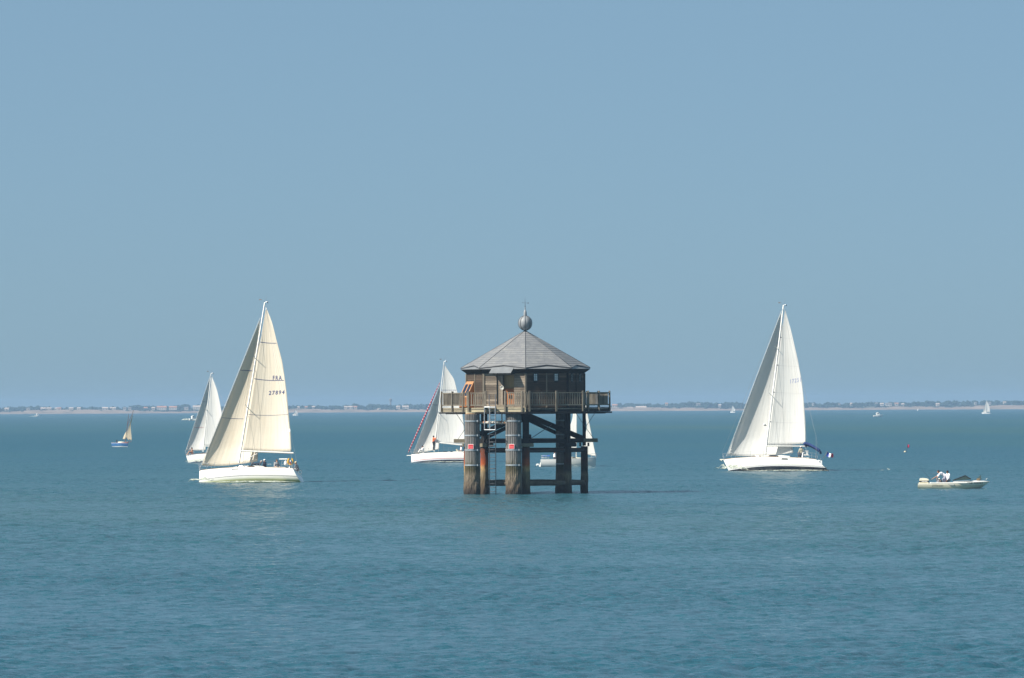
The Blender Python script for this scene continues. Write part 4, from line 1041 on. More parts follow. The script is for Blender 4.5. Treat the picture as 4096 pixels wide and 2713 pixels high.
    if cap:
        b = MB(); b.lathe([(0.103, 0.03), (0.104, 0.07), (0.085, 0.11), (0.04, 0.135), (0.005, 0.14)], hd + Vector((-0.008, 0, 0.005)), 16)
        b.prism([hd + Vector((0.08, -0.06, 0.035)), hd + Vector((0.17, -0.035, 0.02)), hd + Vector((0.17, 0.035, 0.02)), hd + Vector((0.08, 0.06, 0.035))], (0, 0, 0.012)); b.build('cap', cloth(cap), t, True, autos=50)
    for q in (1, -1): b = MB(); ellip(b, hd + Vector((0.086, 0.032 * q, 0.012)), 0.010, 0.012, 0.008); b.build('eye', M_black, t)
    b = MB(); b.box(hd + Vector((0.088, 0, -0.058)), (0.012, 0.04, 0.008)); b.build('mouth', SKINS['dark'], t)
    for i in (0, 1):
        an = Vector(J['an'][i]); b = MB(); capsule(b, an + Vector((-0.03, 0, -0.045)), an + Vector((0.16, 0, -0.06)), 0.046, 0.036, 8)
        if pants and not shorts: b.build('shoe', cloth((0.08, 0.08, 0.08)), t, True)
    return t
# ------------------------------------------------------------------ cream-sailed sloop, nearest yacht on the left
M_cream = sail_material('cream_laminate', (0.77, 0.70, 0.575), (0.70, 0.58, 0.41), 0.24, 12, 0.28)
M_whites = sail_material('white_dacron', (0.74, 0.74, 0.715), (0.64, 0.60, 0.53), 0.28, 16, 0.25)
M_ink = plain('sail_ink_blue', (0.045, 0.06, 0.16), 0.7, 0.1, 3)
M_inkp = plain('faded_sail_ink', (0.30, 0.33, 0.47), 0.7, 0.1, 3)
M_patch = plain('sail_patch', (0.85, 0.85, 0.83), 0.6, 0.03)
def masthead(bo, top, fwd=-1):
    b = MB(); up = bo.up; f = bo.f
    b.tube([top, top + up * 0.10 - f * 0.25], 0.03, 6); b.tube([top, top + up * 0.75 - f * 0.12], 0.009, 5); b.tube([top, top + up * 0.30 + f * 0.45], 0.009, 5)
    b.build('masthead', M_wire, bo.root)
    b = MB(); c = top + up * 0.32 + f * 0.45; b.prism([c - f * 0.18, c + f * 0.16 + up * 0.06, c + f * 0.12 - up * 0.08], bo.nr * 0.02); b.box(top + up * 0.02 - f * 0.30, (0.07, 0.05, 0.16)); b.build('wind_vane', M_black, bo.root)
def spreader(bo, root, tipv, sweep, rise=0.0, r=0.035, col=M_alu):
    out = []
    for sd in (1, -1):
        tip = root + bo.nr * tipv * sd - bo.f * sweep + bo.up * rise; b = MB(); b.tube([root, tip], [r, r * 0.7], 8); b.build('spreader', col, bo.root, True); out.append(tip)
    return out

A = Boat('sailing_yacht', 'white sailing yacht with cream sails numbered 27894, green growth at its waterline', 'sailing yacht', 992, 1931, 180 - 18, 19, z=-0.02)
HA = hull_material('hull_white_green', [(-1.0, (0.36, 0.38, 0.18)), (-0.08, (0.40, 0.43, 0.22)), (-0.02, (0.55, 0.57, 0.45)), (0.06, (0.68, 0.68, 0.63)), (0.22, (0.05, 0.05, 0.09)), (0.245, (0.80, 0.80, 0.77)), (0.265, (0.05, 0.05, 0.09)), (0.285, (0.82, 0.81, 0.78))], 0.22, 0.10, (0.60, 0.62, 0.35))
A.hull(10.35, 3.25, (1.18, 1.02, 0.98), 0.50, 0.10, 0.60, 0.82, HA, a0=-0.2, tm=0.62, vee=0.95)
hs = A.house(0.24, 0.66, 1.12, [0.02, 0.15, 0.24, 0.31, 0.36, 0.39, 0.40, 0.39, 0.34], r=0.90)
A.cabin_window(hs, 0.40, 0.47, 0.17, 0.28); A.cabin_window(hs, 0.50, 0.57, 0.19, 0.31); A.cabin_window(hs, 0.40, 0.47, 0.12, 0.20, -1); A.cabin_window(hs, 0.50, 0.57, 0.14, 0.23, -1)
b = MB(); p = A.pt(0.36, 0.93); q = A.pt(0.43, 0.93); b.beam(Vector(p) + Vector((0, 0.01, 0)), Vector(q) + Vector((0, 0.01, 0)), 0.05, 0.055); A.put(b, 'hull_window', M_smoke)
b = MB(); b.tube([Vector(A.pt(0.05 + 0.8 * i / 30, 0.86)) + Vector((0, 0.006, 0)) for i in range(31)], 0.010, 4); A.put(b, 'sheer_stripe', M_ink)
# cockpit coaming and well
b = MB()
for sd in (1, -1): b.beam((A.pt(0.66, 1)[0], sd * 0.98, A.fr(.66) + 0.10), (A.pt(0.90, 1)[0], sd * 1.02, A.fr(.9) + 0.08), 0.22, 0.24)
A.put(b, 'coaming', M_gel, bevel=0.04)
b = MB(); b.box((A.pt(0.82, 1)[0], 0, A.fr(.8) + 0.035), (2.6, 1.6, 0.02)); A.put(b, 'cockpit', M_teak)
b = MB(); b.box((A.pt(0.995, 1)[0] - 0.12, 0, 0.44), (0.03, 1.5, 0.72)); A.put(b, 'transom_shade', plain('blue_grey_shade_panel', (0.30, 0.34, 0.40), 0.5, 0.1))  # blue-grey colour paints the shade inside the open transom
A.lifelines([0.17, 0.33, 0.49, 0.64, 0.78], 0.62); A.pulpit(0.085); A.pulpit(0.86, stern=True)
mt, mf = A.pick(1058.8, 1211), A.pick(955, 1853)
A.spar('mast', mf, mt, 0.095, 0.06); masthead(A, mt + A.up * 0.0)
fh, fk = A.pick(1040.5, 1272), A.pick(802, 1866)
A.wire('forestay', [fk - (fh - fk).normalized() * 0.35, fh], 0.022, M_alu)
jib, SJ = A.sail('jib', A.pick(807, 1860), A.pick(1039, 1282), [A.pick(1031, 1846, -1.05), A.pick(1033, 1700, -1.25), A.pick(1036, 1540, -1.15), A.pick(1039, 1400, -0.7)], M_cream, 0.135, 0.60, 1.25, foot=0.012)
main, SM = A.sail('mainsail', A.pick(971, 1800, 0.0), A.pick(1064, 1229, 0.0), [A.pick(1166, 1806, -0.70), A.pick(1161, 1723, -0.75), A.pick(1154, 1650, -0.75), A.pick(1145, 1560, -0.68), A.pick(1130, 1453, -0.50), A.pick(1107, 1364, -0.33), A.pick(1088, 1290, -0.15)], M_cream, 0.070, 1.0, 1.1, foot=0.0, top=0.20)
A.spar('boom', A.pick(966, 1804, 0.0), A.pick(1174, 1813, -0.73), 0.085, 0.085, M_gel)
A.spar('boom_vang', A.pick(966, 1849, 0), A.pick(1029, 1815, -0.25), 0.035, 0.035, M_gel)
t1 = spreader(A, A.pick(1023, 1436), 0.80, 0.12); t2 = spreader(A, A.pick(990, 1632), 1.05, 0.15); hd_ = A.pick(1045, 1262)
for i, sd in enumerate((1, -1)):
    ch = A.P(*(A.edge(0.47, sd))); ch = ch - A.nr * sd * 0.2
    A.wire('shroud', [hd_, t1[i], t2[i], ch]); A.wire('shroud', [A.pick(1023, 1436), t2[i]]); A.wire('shroud', [A.pick(990, 1634), ch + A.f * 0.1])
for sd in (1, -1): A.wire('backstay', [mt, A.P(*A.edge(0.985, sd, 0.1)) * 0.8 + A.P(*A.edge(0.985, -sd, 0.1)) * 0.2], 0.008)
for pa_, pb_, sg in (((1040, 1368.5), (1106, 1373.5), 1.5), ((1014.5, 1515), (1136, 1522), 3.5)): A.sail_line(SM, pa_, pb_, 0.05, M_ink, 'draft_stripe', main, sg)
A.sail_line(SM, (993, 1658), (1153, 1658), 0.025, M_ink, 'draft_stripe', main, 4)
A.sail_line(SJ, (962, 1481.5), (1008, 1483.5), 0.05, M_ink, 'draft_stripe', jib, 0.5); A.sail_line(SJ, (883, 1671), (974, 1676), 0.03, M_ink, 'draft_stripe', jib, 1.0)
A.sail_text(SM, 'FRA', 1091.5, 1521, 17.5, 36, M_ink, 'sail_lettering', main, tilt=-0.01, guess=(0.85, 0.5), bold=0.020)
A.sail_text(SM, '27894', 1075, 1581, 16.5, 62, M_ink, 'sail_lettering', main, tilt=-0.06, shear=0.12, guess=(0.8, 0.4), bold=0.020)
b = MB(); g = (0.5, 0.98); pts = []
for px_, py_ in ((1063, 1228), (1069, 1228), (1072, 1242), (1060, 1242)): p, g = A.on_sail(SM, px_, py_, 0.02, g); pts.append(p)
b.add(pts, [(0, 1, 2, 3)]); b.build('head_patch', M_patch, main, solid=0.003)
b = MB(); g = (0.95, 0.15); pts = []
for px_, py_ in ((1162.5, 1714), (1163.5, 1726), (1150, 1728)): p, g = A.on_sail(SM, px_, py_, 0.02, g); pts.append(p)
b.add(pts, [(0, 1, 2)]); b.build('leech_patch', M_patch, main, solid=0.003)
# wheels, hatch bag
def wheel(bo, c, r=0.42, mat=M_inox, name='steering_wheel', ax=None):
    b = MB(); f, u = Vector((0, 1, 0)), Vector((0, 0, 1)); c = Vector(c); n = 28
    b.tube([c + f * math.cos(2 * PI * i / n) * r + u * math.sin(2 * PI * i / n) * r for i in range(n + 1)], 0.022, 6, cap=False)
    for i in range(6): b.tube([c, c + f * math.cos(PI * i / 3) * r + u * math.sin(PI * i / 3) * r], 0.010, 5)
    b.tube([c + Vector((-0.05, 0, 0)), c + Vector((0.12, 0, 0))], 0.05, 8); b.tube([c + Vector((0.12, 0, 0.05)), c + Vector((0.14, 0, -0.75))], [0.06, 0.09], 8); return bo.put(b, name, mat, smooth=True, autos=50)
ab = A.ab(1192, 1890, -0.8); wheel(A, (ab.x + 0.25, -0.75, A.fr(0.95) + 0.62), 0.40); wheel(A, (ab.x + 0.25, 0.55, A.fr(0.95) + 0.55), 0.36, name='steering_wheel')
b = MB(); a_, c_ = A.ab(1117, 1837, 1.3), A.ab(1150, 1837, 1.3); b.tube([a_, c_], 0.06, 8); A.put(b, 'rail_cushion', M_gel, smooth=True, autos=50)
# yellow horseshoe buoy, its light and the white bag, hung on the stern rail
p = A.pick(1162, 1846, 1.35)
t = thing('life_ring', 'yellow horseshoe lifebuoy hung on the stern rail of the cream-sailed yacht', 'lifebuoy', A.O + p)
b = MB(); n = 20; r = 0.27; b.tube([(math.sin(0.5 + (2 * PI - 1.0) * i / n + PI) * r * 0.85, 0.02 * math.sin(i), -math.cos(0.5 + (2 * PI - 1.0) * i / n + PI) * r * 1.08) for i in range(n + 1)], 0.075, 10); b.build('cushion', plain('yellow_buoy_cover', (0.75, 0.42, 0.02), 0.6, 0.1, 4), t, True, autos=60)
b = MB(); b.tube([(0.02, -0.10, 0.12), (0.02, -0.10, -0.02)], [0.07, 0.06], 10); b.build('lamp', M_patch, t, True, autos=50)
b = MB(); b.tube([(0.0, -0.10, -0.03), (-0.01, -0.10, -0.25)], [0.05, 0.025], 10); b.build('float', plain('red_float', (0.55, 0.02, 0.03), 0.5, 0.1), t, True, autos=50)
p = A.pick(1143, 1853, 1.30); t = tag(MB().lathe([(0.03, -0.22), (0.15, -0.18), (0.17, -0.02), (0.13, 0.14), (0.04, 0.24)], n=16).build('rail_bag', M_patch, None, True, loc=A.O + p), 'white bag strapped to the stern rail beside the yellow lifebuoy', 'bag')
# crew
def seat(bo, px, py, v, dz): q = bo.pick(px, py, v); return bo.O + q - Vector((0, 0, dz))
person('crew member in white cap and dark jacket reclining in the cockpit of the cream-sailed yacht', seat(A, 1060, 1843, 0.2, 0.79), 150, 'sit', 'tan', (0.02, 0.025, 0.05), cap=(0.85, 0.85, 0.85), sleeves=1.0)
person('crew member in dark jacket lying low behind the cabin roof of the cream-sailed yacht', seat(A, 1028, 1847, -0.3, 0.55), 180, 'floor', 'tan', (0.025, 0.035, 0.07), hair=(0.4, 0.38, 0.35), sleeves=1.0, over=dict(chest=(-0.25, 0, 0.35), neck=(-0.34, 0, 0.44), head=(-0.40, 0, 0.55)))
person('brown-haired crew member in grey shirt with back turned, amidships in the cockpit', seat(A, 1106, 1843.5, 0.5, 0.79), 300, 'sit', 'fair', (0.36, 0.36, 0.37), hair=(0.12, 0.06, 0.035), long_hair=True)
person('helmsman in grey shirt and pale cap seated at the stern wheel, far side', seat(A, 1191, 1850, -1.15, 0.79), 165, 'sit', 'tan', (0.13, 0.13, 0.14), cap=(0.72, 0.58, 0.36), sleeves=0.4, over=dict(chest=(0.10, 0, 0.46), neck=(0.14, 0, 0.60), head=(0.20, 0, 0.74), wr=((0.42, 0.12, 0.20), (0.42, -0.12, 0.20)), el=((0.22, 0.24, 0.24), (0.22, -0.24, 0.24))))
foam('pale foam along the near side of the cream-sailed yacht', (A.O.x + 0.6, A.O.y - 3.2), 10.0, 4.0, 0.0, 0.12, 3); foam('small bow wave of the cream-sailed yacht', (A.O.x - 4.2, A.O.y - 0.9), 3.2, 2.2, 0.0, 0.45, 4)

# ------------------------------------------------------------------ white sloop on the right
Bt = Boat('sailing_yacht', 'white sailing yacht numbered 17251 with black bottom paint and tricolour flag at its stern', 'sailing yacht', 3098, 1885, 180 - 20, 18, z=-0.03)
HB = hull_material('hull_white_black', [(-1.0, (0.012, 0.012, 0.02)), (0.10, (0.72, 0.72, 0.72)), (0.19, (0.09, 0.09, 0.11)), (0.215, (0.80, 0.80, 0.77))], 0.2, 0.10, (0.6, 0.6, 0.5))
Bt.hull(11.8, 3.65, (1.30, 1.05, 0.95), 0.62, 0.75, 1.15, 0.66, HB, a0=-0.1, tm=0.56, vee=1.1)
hs = Bt.house(0.16, 0.66, 1.25, [0.02, 0.16, 0.26, 0.33, 0.38, 0.42, 0.45, 0.46, 0.40], r=0.88)
for sd in (1, -1): Bt.cabin_window(hs, 0.30, 0.38, 0.20, 0.30, sd); Bt.cabin_window(hs, 0.46, 0.55, 0.22, 0.38, sd)
b = MB(); p = Bt.pt(0.60, 0.92); q = Bt.pt(0.66, 0.92); b.beam(Vector(p) + Vector((0, 0.015, 0)), Vector(q) + Vector((0, 0.015, 0)), 0.05, 0.12); Bt.put(b, 'hull_window', M_smoke, bevel=0.03)
b = MB(); b.tube([Vector(Bt.pt(0.03 + 0.85 * i / 30, 0.88)) + Vector((0, 0.006, 0)) for i in range(31)], 0.009, 4); Bt.put(b, 'sheer_stripe', M_wire)
b = MB()
for sd in (1, -1): b.beam((Bt.pt(0.66, 1)[0], sd * 1.0, Bt.fr(.66) + 0.12), (Bt.pt(0.88, 1)[0], sd * 1.0, Bt.fr(.88) + 0.08), 0.25, 0.26)
Bt.put(b, 'coaming', M_gel, bevel=0.04)
b = MB(); b.box((Bt.pt(0.80, 1)[0], 0, Bt.fr(.8) + 0.035), (2.5, 1.5, 0.02)); Bt.put(b, 'cockpit', M_teak)
Bt.lifelines([0.16, 0.29, 0.42, 0.55, 0.68, 0.80], 0.62); Bt.pulpit(0.09); Bt.pulpit(0.85, stern=True)
b = MB(); e = Bt.edge(0.0, 1); b.box((e.x + 0.10, 0, e.z + 0.02), (0.4, 0.12, 0.07)); b.prism([(e.x + 0.38, -0.12, e.z + 0.05), (e.x + 0.10, -0.2, e.z - 0.14), (e.x + 0.10, 0.2, e.z - 0.14), (e.x + 0.38, 0.12, e.z + 0.05)], (0, 0, -0.05)); Bt.put(b, 'anchor', M_gelw)
mt, mf = Bt.pick(3134, 1222), Bt.pick(3061.5, 1817)
Bt.spar('mast', mf, mt, 0.10, 0.075, M_gelw if False else M_alu); masthead(Bt, mt)
fh, fk = Bt.pick(3126, 1243), Bt.pick(2905, 1826)
Bt.wire('forestay', [fk, fh], 0.024, M_alu); Bt.wire('inner_stay', [Bt.pick(2889, 1812), Bt.pick(3124, 1238)], 0.009)
jib, SJ = Bt.sail('genoa', Bt.pick(2911, 1818), Bt.pick(3124, 1252), [Bt.pick(3173, 1813, -1.2), Bt.pick(3163, 1700, -1.5), Bt.pick(3152, 1560, -1.6), Bt.pick(3140, 1400, -1.1), Bt.pick(3131, 1310, -0.5)], M_whites, 0.15, 0.60, 1.25, foot=0.01)
main, SM = Bt.sail('mainsail', Bt.pick(3069, 1781, 0), Bt.pick(3140, 1238, 0), [Bt.pick(3223, 1775, -0.80), Bt.pick(3221.5, 1690, -0.85), Bt.pick(3218, 1640, -0.85), Bt.pick(3211, 1558, -0.80), Bt.pick(3196, 1462, -0.65), Bt.pick(3187, 1420, -0.50), Bt.pick(3161, 1310, -0.22)], M_whites, 0.068, 1.0, 1.1, foot=0.0, top=0.15)
Bt.spar('boom', Bt.pick(3066, 1784, 0), Bt.pick(3233, 1786, -0.85), 0.075, 0.075, M_alu)
t1 = spreader(Bt, Bt.pick(3110, 1396), 0.80, -0.05); t2 = spreader(Bt, Bt.pick(3089.5, 1585), 1.25, -0.05)
for i, sd in enumerate((1, -1)):
    ch = Bt.P(*Bt.edge(0.45, sd)); Bt.wire('shroud', [mt, t1[i], t2[i], ch]); Bt.wire('shroud', [Bt.pick(3089, 1587), ch + Bt.f * 0.35]); Bt.wire('shroud', [Bt.pick(3110, 1397), t2[i]])
Bt.wire('backstay', [mt, Bt.pick(3264, 1745, 0), Bt.P(*Bt.edge(0.99, 1, 0.1)) * 0.9 + Bt.P(*Bt.edge(0.99, -1, 0.1)) * 0.1], 0.010); Bt.wire('backstay', [Bt.pick(3264, 1745, 0), Bt.P(*Bt.edge(0.99, -1, 0.1))], 0.008)
Bt.wire('topping_lift', [mt, Bt.pick(3232, 1780, -0.9)], 0.006)
for y_, xa, xb in ((1350, 3124, 3172), (1461, 3110, 3196), (1569, 3096, 3212), (1687, 3081, 3219)):
    Bt.sail_line(SM, (xa, y_), (xb, y_ + 5), 0.03, plain('batten_pocket', (0.62, 0.62, 0.60), 0.7, 0.05), 'batten', main, 1)
    b = MB(); p = Bt.pick(xa - 1, y_); b.box(p, (0.14, 0.1, 0.08)); b.build('batten_car', M_black, Bt.root)
Bt.sail_text(SM, '17251', 3161, 1535, 17, 42, M_inkp, 'sail_lettering', main, tilt=-0.19, guess=(0.8, 0.45), bold=0.020)
b = MB(); c = Bt.pick(3058, 1699, 0.15); b.lathe([(0.02, -0.1), (0.14, -0.05), (0.15, 0.05), (0.03, 0.13)], c, 16); b.build('radar', M_gel, Bt.root, True, autos=40)
b = MB(); c = Bt.pick(3061, 1702.5, 0.22); b.box(c, (0.28, 0.1, 0.07)); b.build('radar_bracket', M_black, Bt.root)
# sprayhood frame / bimini, pedestal, helmsman
b = MB(); n = 12; pr = [(3217, 1781), (3222, 1775), (3230, 1776), (3243, 1781), (3257, 1789), (3270, 1797), (3277, 1801), (3279, 1808)]
vs = []; fs = []
for px_, py_ in pr:
    for v in (-0.55, 0.35): vs.append(Bt.pick(px_, py_ + (2 if v < 0 else 0), 0.0) + Bt.nr * v * 0.9)
for i in range(len(pr) - 1): fs.append((2 * i, 2 * i + 1, 2 * i + 3, 2 * i + 2))
b.add(vs, fs); b.build('bimini', M_navy, Bt.root, True, solid=0.20)
for x_, y_ in ((3218, 1781), (3279, 1806)): Bt.wire('bimini_leg', [Bt.pick(x_, y_, 0.3), Bt.pick((x_ + 3248) / 2 + 4, 1830, 0.9)], 0.012, M_inox)
b = MB(); c = Bt.pick(3228, 1812, 0.3); b.box(c + Vector((0, 0, 0.2)), (0.38, 0.2, 0.06)); b.box(c, (0.22, 0.16, 0.4)); b.box(c - Vector((0.08, 0, 0.22)), (0.52, 0.3, 0.14)); b.build('wheel_pedestal', M_gel, Bt.root, bevel=0.02)
ab = Bt.ab(3216, 1812, -0.1); wheel(Bt, (ab.x, -0.1, ab.z), 0.40)
person('helmsman in beige shirt and white cap at the wheel of the right yacht', seat(Bt, 3205, 1789, 0.1, 1.35), 120, 'stand', 'tan', (0.52, 0.47, 0.34), pants=(0.05, 0.05, 0.06), cap=(0.85, 0.85, 0.85), sleeves=0.5, over=dict(hip=(0, 0, 0.62), chest=(0.02, 0, 1.05), neck=(0.03, 0, 1.18), head=(0.06, 0, 1.33), el=((0.05, 0.26, 0.82), (0.05, -0.26, 0.82)), wr=((0.28, 0.22, 0.74), (0.28, -0.22, 0.74)), kn=((0.36, 0.11, 0.55), (0.36, -0.11, 0.55)), an=((0.34, 0.12, 0.12), (0.34, -0.12, 0.12))))
b = MB(); p = Bt.pick(3282, 1843, 0.9); q = Bt.pick(3288, 1865, 0.75); b.tube([p, p.lerp(q, 0.15), p.lerp(q, 0.85), q], [0.06, 0.16, 0.15, 0.05], 12); b.build('fender', M_patch, Bt.root, True)
b = MB(); p = Bt.pick(3276, 1846, 1.0); b.lathe([(0.03, -0.15), (0.16, -0.08), (0.17, 0.06), (0.05, 0.15)], p, 14); b.build('fender', M_patch, Bt.root, True)
b = MB(); p = Bt.pick(3302, 1873, 0.2); b.lathe([(0.03, -0.13), (0.13, -0.06), (0.13, 0.06), (0.04, 0.14)], p, 14); b.build('fender', M_gelw, Bt.root, True)
st0, st1 = Bt.pick(3292, 1834, -0.2), Bt.pick(3310, 1806, -0.2)
t = thing('flag', 'blue white and red tricolour flag flying from a staff at the right yacht stern', 'flag', Bt.O + st0)
b = MB(); b.tube([(0, 0, 0), st1 - st0], [0.022, 0.014], 8); b.build('staff', M_teak, t, True)
quad = [Bt.pick(3310, 1807, -0.2), Bt.pick(3304.5, 1824.5, -0.2), Bt.pick(3334, 1830, -0.55), Bt.pick(3333, 1814, -0.55)]
for i, cc in enumerate(((0.03, 0.06, 0.35), (0.80, 0.78, 0.76), (0.70, 0.03, 0.06))):
    b = MB()
    def fl(u, v, i=i):
        x = (i + u) / 3; p = quad[0].lerp(quad[3], x).lerp(quad[1].lerp(quad[2], x), v) - st0
        return p + Vector((0, 0.10 * math.sin(x * 7.5 + v), -0.10 * math.sin(x * PI) * (1 - 0.2 * v)))
    b.grid(fl, 6, 8); b.build('flag_%s' % ('blue', 'white', 'red')[i], plain('flag_cloth_%d' % i, cc, 0.8, 0.08, 3), t, True, solid=0.006)
foam('broken foam along the near side of the right yacht', (Bt.O.x + 1.2, Bt.O.y - 4.2), 11.5, 4.4, 0.0, 0.10, 8); foam('white bow wave of the right yacht', (Bt.O.x - 4.6, Bt.O.y - 0.2), 4.2, 2.2, 0.0, 0.65, 9)

# ------------------------------------------------------------------ small white sloop behind the cream sails
Cb = Boat('sailing_yacht', 'small white yacht with a blue sheer stripe, partly hidden behind the cream sails', 'sailing yacht', 868, 1850, 180 - 22, 14, z=-0.02)
HC = hull_material('hull_white_blue', [(-1.0, (0.02, 0.05, 0.12)), (0.0, (0.78, 0.77, 0.71)), (0.84, (0.03, 0.06, 0.18)), (0.92, (0.80, 0.79, 0.74))], 0.25, 0.12, (0.6, 0.55, 0.4))
Cb.hull(9.0, 2.9, (0.98, 0.86, 0.88), 0.5, 0.45, 0.2, 0.72, HC, a0=0.0, tm=0.55, vee=1.1)
hs = Cb.house(0.22, 0.66, 0.85, [0.02, 0.14, 0.24, 0.30, 0.33, 0.35, 0.33])
for sd in (1, -1): Cb.cabin_window(hs, 0.27, 0.40, 0.10, 0.22, sd); Cb.cabin_window(hs, 0.45, 0.58, 0.12, 0.26, sd)
Cb.lifelines([0.15, 0.3, 0.46, 0.62, 0.78], 0.55); Cb.pulpit(0.09, 0.6); Cb.pulpit(0.86, 0.6, stern=True)
mt, mf = Cb.pick(844, 1495), Cb.pick(812.5, 1808); Cb.spar('mast', mf, mt, 0.08, 0.055); masthead(Cb, mt)
Cb.wire('forestay', [Cb.pick(742, 1806), Cb.pick(840, 1505)], 0.018, M_alu)
jib, SJ = Cb.sail('genoa', Cb.pick(745, 1800), Cb.pick(839, 1512), [Cb.pick(822, 1801, -0.8), Cb.pick(829, 1700, -0.9), Cb.pick(835, 1600, -0.6)], M_whites, 0.15, 0.6, 1.25, foot=0.01)
main, SM = Cb.sail('mainsail', Cb.pick(817, 1782), Cb.pick(847, 1505), [Cb.pick(895, 1783, -0.35), Cb.pick(892, 1710, -0.35), Cb.pick(886, 1648, -0.3), Cb.pick(870, 1568, -0.15)], M_whites, 0.068, 1.0, 1.1, foot=0, top=0.12)
Cb.spar('boom', Cb.pick(816, 1785), Cb.pick(898, 1786, -0.37), 0.06, 0.06); sp_ = spreader(Cb, Cb.pick(827, 1640), 0.9, 0.0)
for i, sd in enumerate((1, -1)): Cb.wire('shroud', [mt, sp_[i], Cb.P(*Cb.edge(0.45, sd))])
Cb.wire('backstay', [mt, Cb.P(*Cb.edge(0.99, 1, 0)) * 0.5 + Cb.P(*Cb.edge(0.99, -1, 0)) * 0.5])
Cb.sail_line(SJ, (811, 1608), (829, 1608), 0.03, M_ink, 'draft_stripe', jib); Cb.sail_line(SJ, (776, 1711), (815, 1710), 0.03, plain('faded_red_ink', (0.4, 0.1, 0.1), 0.7), 'draft_stripe', jib)
person('bare-backed person sitting on the foredeck of the small yacht behind the cream sails', seat(Cb, 770, 1794, 0.5, 0.77), 190, 'floor', 'tan', None, pants=(0.25, 0.12, 0.10), shorts=True)
foam('light foam at the bow of the small yacht behind the cream sails', (Cb.O.x - 2.6, Cb.O.y - 1.6), 4.0, 2.0, 0, 0.30, 12)

# ------------------------------------------------------------------ white sloop with red striped furled sail, behind the lighthouse deck
Db = Boat('sailing_yacht', 'white yacht with red boot stripe and red-striped furled headsail, left of the lighthouse', 'sailing yacht', 1775, 1850, 180 - 17, 15, z=-0.02)
HD = hull_material('hull_white_red_navy', [(-1.0, (0.01, 0.012, 0.04)), (0.04, (0.72, 0.72, 0.74)), (0.15, (0.55, 0.14, 0.16)), (0.175, (0.80, 0.78, 0.76)), (0.195, (0.55, 0.14, 0.16)), (0.22, (0.82, 0.82, 0.79))], 0.22, 0.06)
Db.hull(8.75, 3.0, (1.02, 0.95, 0.95), 0.5, 0.10, 0.4, 0.8, HD, a0=0.0, tm=0.62, vee=0.95)
hs = Db.house(0.26, 0.70, 0.9, [0.02, 0.10, 0.18, 0.25, 0.30, 0.33, 0.34])
for sd in (1, -1): Db.cabin_window(hs, 0.42, 0.48, 0.14, 0.21, sd); Db.cabin_window(hs, 0.51, 0.58, 0.16, 0.24, sd); Db.cabin_window(hs, 0.62, 0.66, 0.18, 0.25, sd)
b = MB()
for sd in (1, -1): b.beam((Db.pt(0.70, 1)[0], sd * 0.9, Db.fr(.7) + 0.12), (Db.pt(0.93, 1)[0], sd * 0.95, Db.fr(.9) + 0.08), 0.22, 0.24)
Db.put(b, 'coaming', M_gel, bevel=0.04)
Db.lifelines([0.14, 0.3, 0.46, 0.62, 0.78], 0.6); Db.pulpit(0.08); Db.pulpit(0.86, stern=True)
Db.spar('bowsprit', Db.pick(1655, 1822, 0), Db.pick(1627, 1823, 0), 0.07, 0.05, M_gel)
mt, mf = Db.pick(1776.5, 1447), Db.pick(1737, 1806); Db.spar('mast', mf, mt, 0.085, 0.055); masthead(Db, mt)
def stripe_mat():
    t = NT('red_white_furled_cloth'); z = t.sep(t.co.outputs['Generated'])[2]; x = t.sep(t.co.outputs['Object'])
    w_ = t.math('FRACT', t.math('MULTIPLY', t.math('ADD', t.math('ADD', x[2], t.math('MULTIPLY', x[1], 1.2)), t.math('MULTIPLY', x[0], 0.9)), 1.9))
    n = t.noise(t.mapping((5, 5, 5)), 1, 3, 0.6)
    c = t.ramp(t.math('ADD', w_, t.math('MULTIPLY', n, 0.3)), [(0.0, (0.30, 0.02, 0.045)), (0.90, (0.34, 0.03, 0.055)), (1.0, (0.75, 0.70, 0.70)), (1.0, (0.60, 0.50, 0.50))])
    return t.done(t.prin(c, 0.8))
b = MB(); p, q = Db.pick(1632, 1813), Db.pick(1760, 1530); n = 26
b.tube([p.lerp(q, i / n) for i in range(n + 1)], [0.03 + (0.075 * math.sin(PI * min(1, (i / n) ** 0.75)) ** 0.7) * (0.85 + 0.3 * hash1(i)) for i in range(n + 1)], 8); b.build('furled_headsail', stripe_mat(), Db.root, True)
Db.wire('furler_stay', [Db.pick(1630, 1820), Db.pick(1763, 1520)], 0.012)
Db.wire('forestay', [Db.pick(1651, 1817), Db.pick(1761, 1534)], 0.016, M_alu)
jib, SJ = Db.sail('jib', Db.pick(1653, 1812), Db.pick(1760, 1541), [Db.pick(1756, 1797, -0.9), Db.pick(1758, 1720, -1.05), Db.pick(1760, 1630, -0.8)], M_whites, 0.14, 0.6, 1.25, foot=0.01)
main, SM = Db.sail('mainsail', Db.pick(1743, 1770), Db.pick(1779.5, 1462), [Db.pick(1859, 1776, -0.6), Db.pick(1857, 1719, -0.65), Db.pick(1850, 1658, -0.6), Db.pick(1832, 1580, -0.45), Db.pick(1817, 1521, -0.3), Db.pick(1802, 1496, -0.2)], M_whites, 0.068, 1.0, 1.1, foot=0, top=0.12)
Db.spar('boom', Db.pick(1741, 1769), Db.pick(1856, 1782, -0.62), 0.08, 0.08, M_gel)
sp_ = spreader(Db, Db.pick(1754, 1650), 0.95, 0.05)
for i, sd in enumerate((1, -1)): Db.wire('shroud', [mt, sp_[i], Db.P(*Db.edge(0.46, sd))]); Db.wire('shroud', [Db.pick(1754, 1652), Db.P(*Db.edge(0.46, sd))])
Db.wire('backstay', [mt, Db.P(*Db.edge(0.99, 1, 0)) * 0.5 + Db.P(*Db.edge(0.99, -1, 0)) * 0.5])
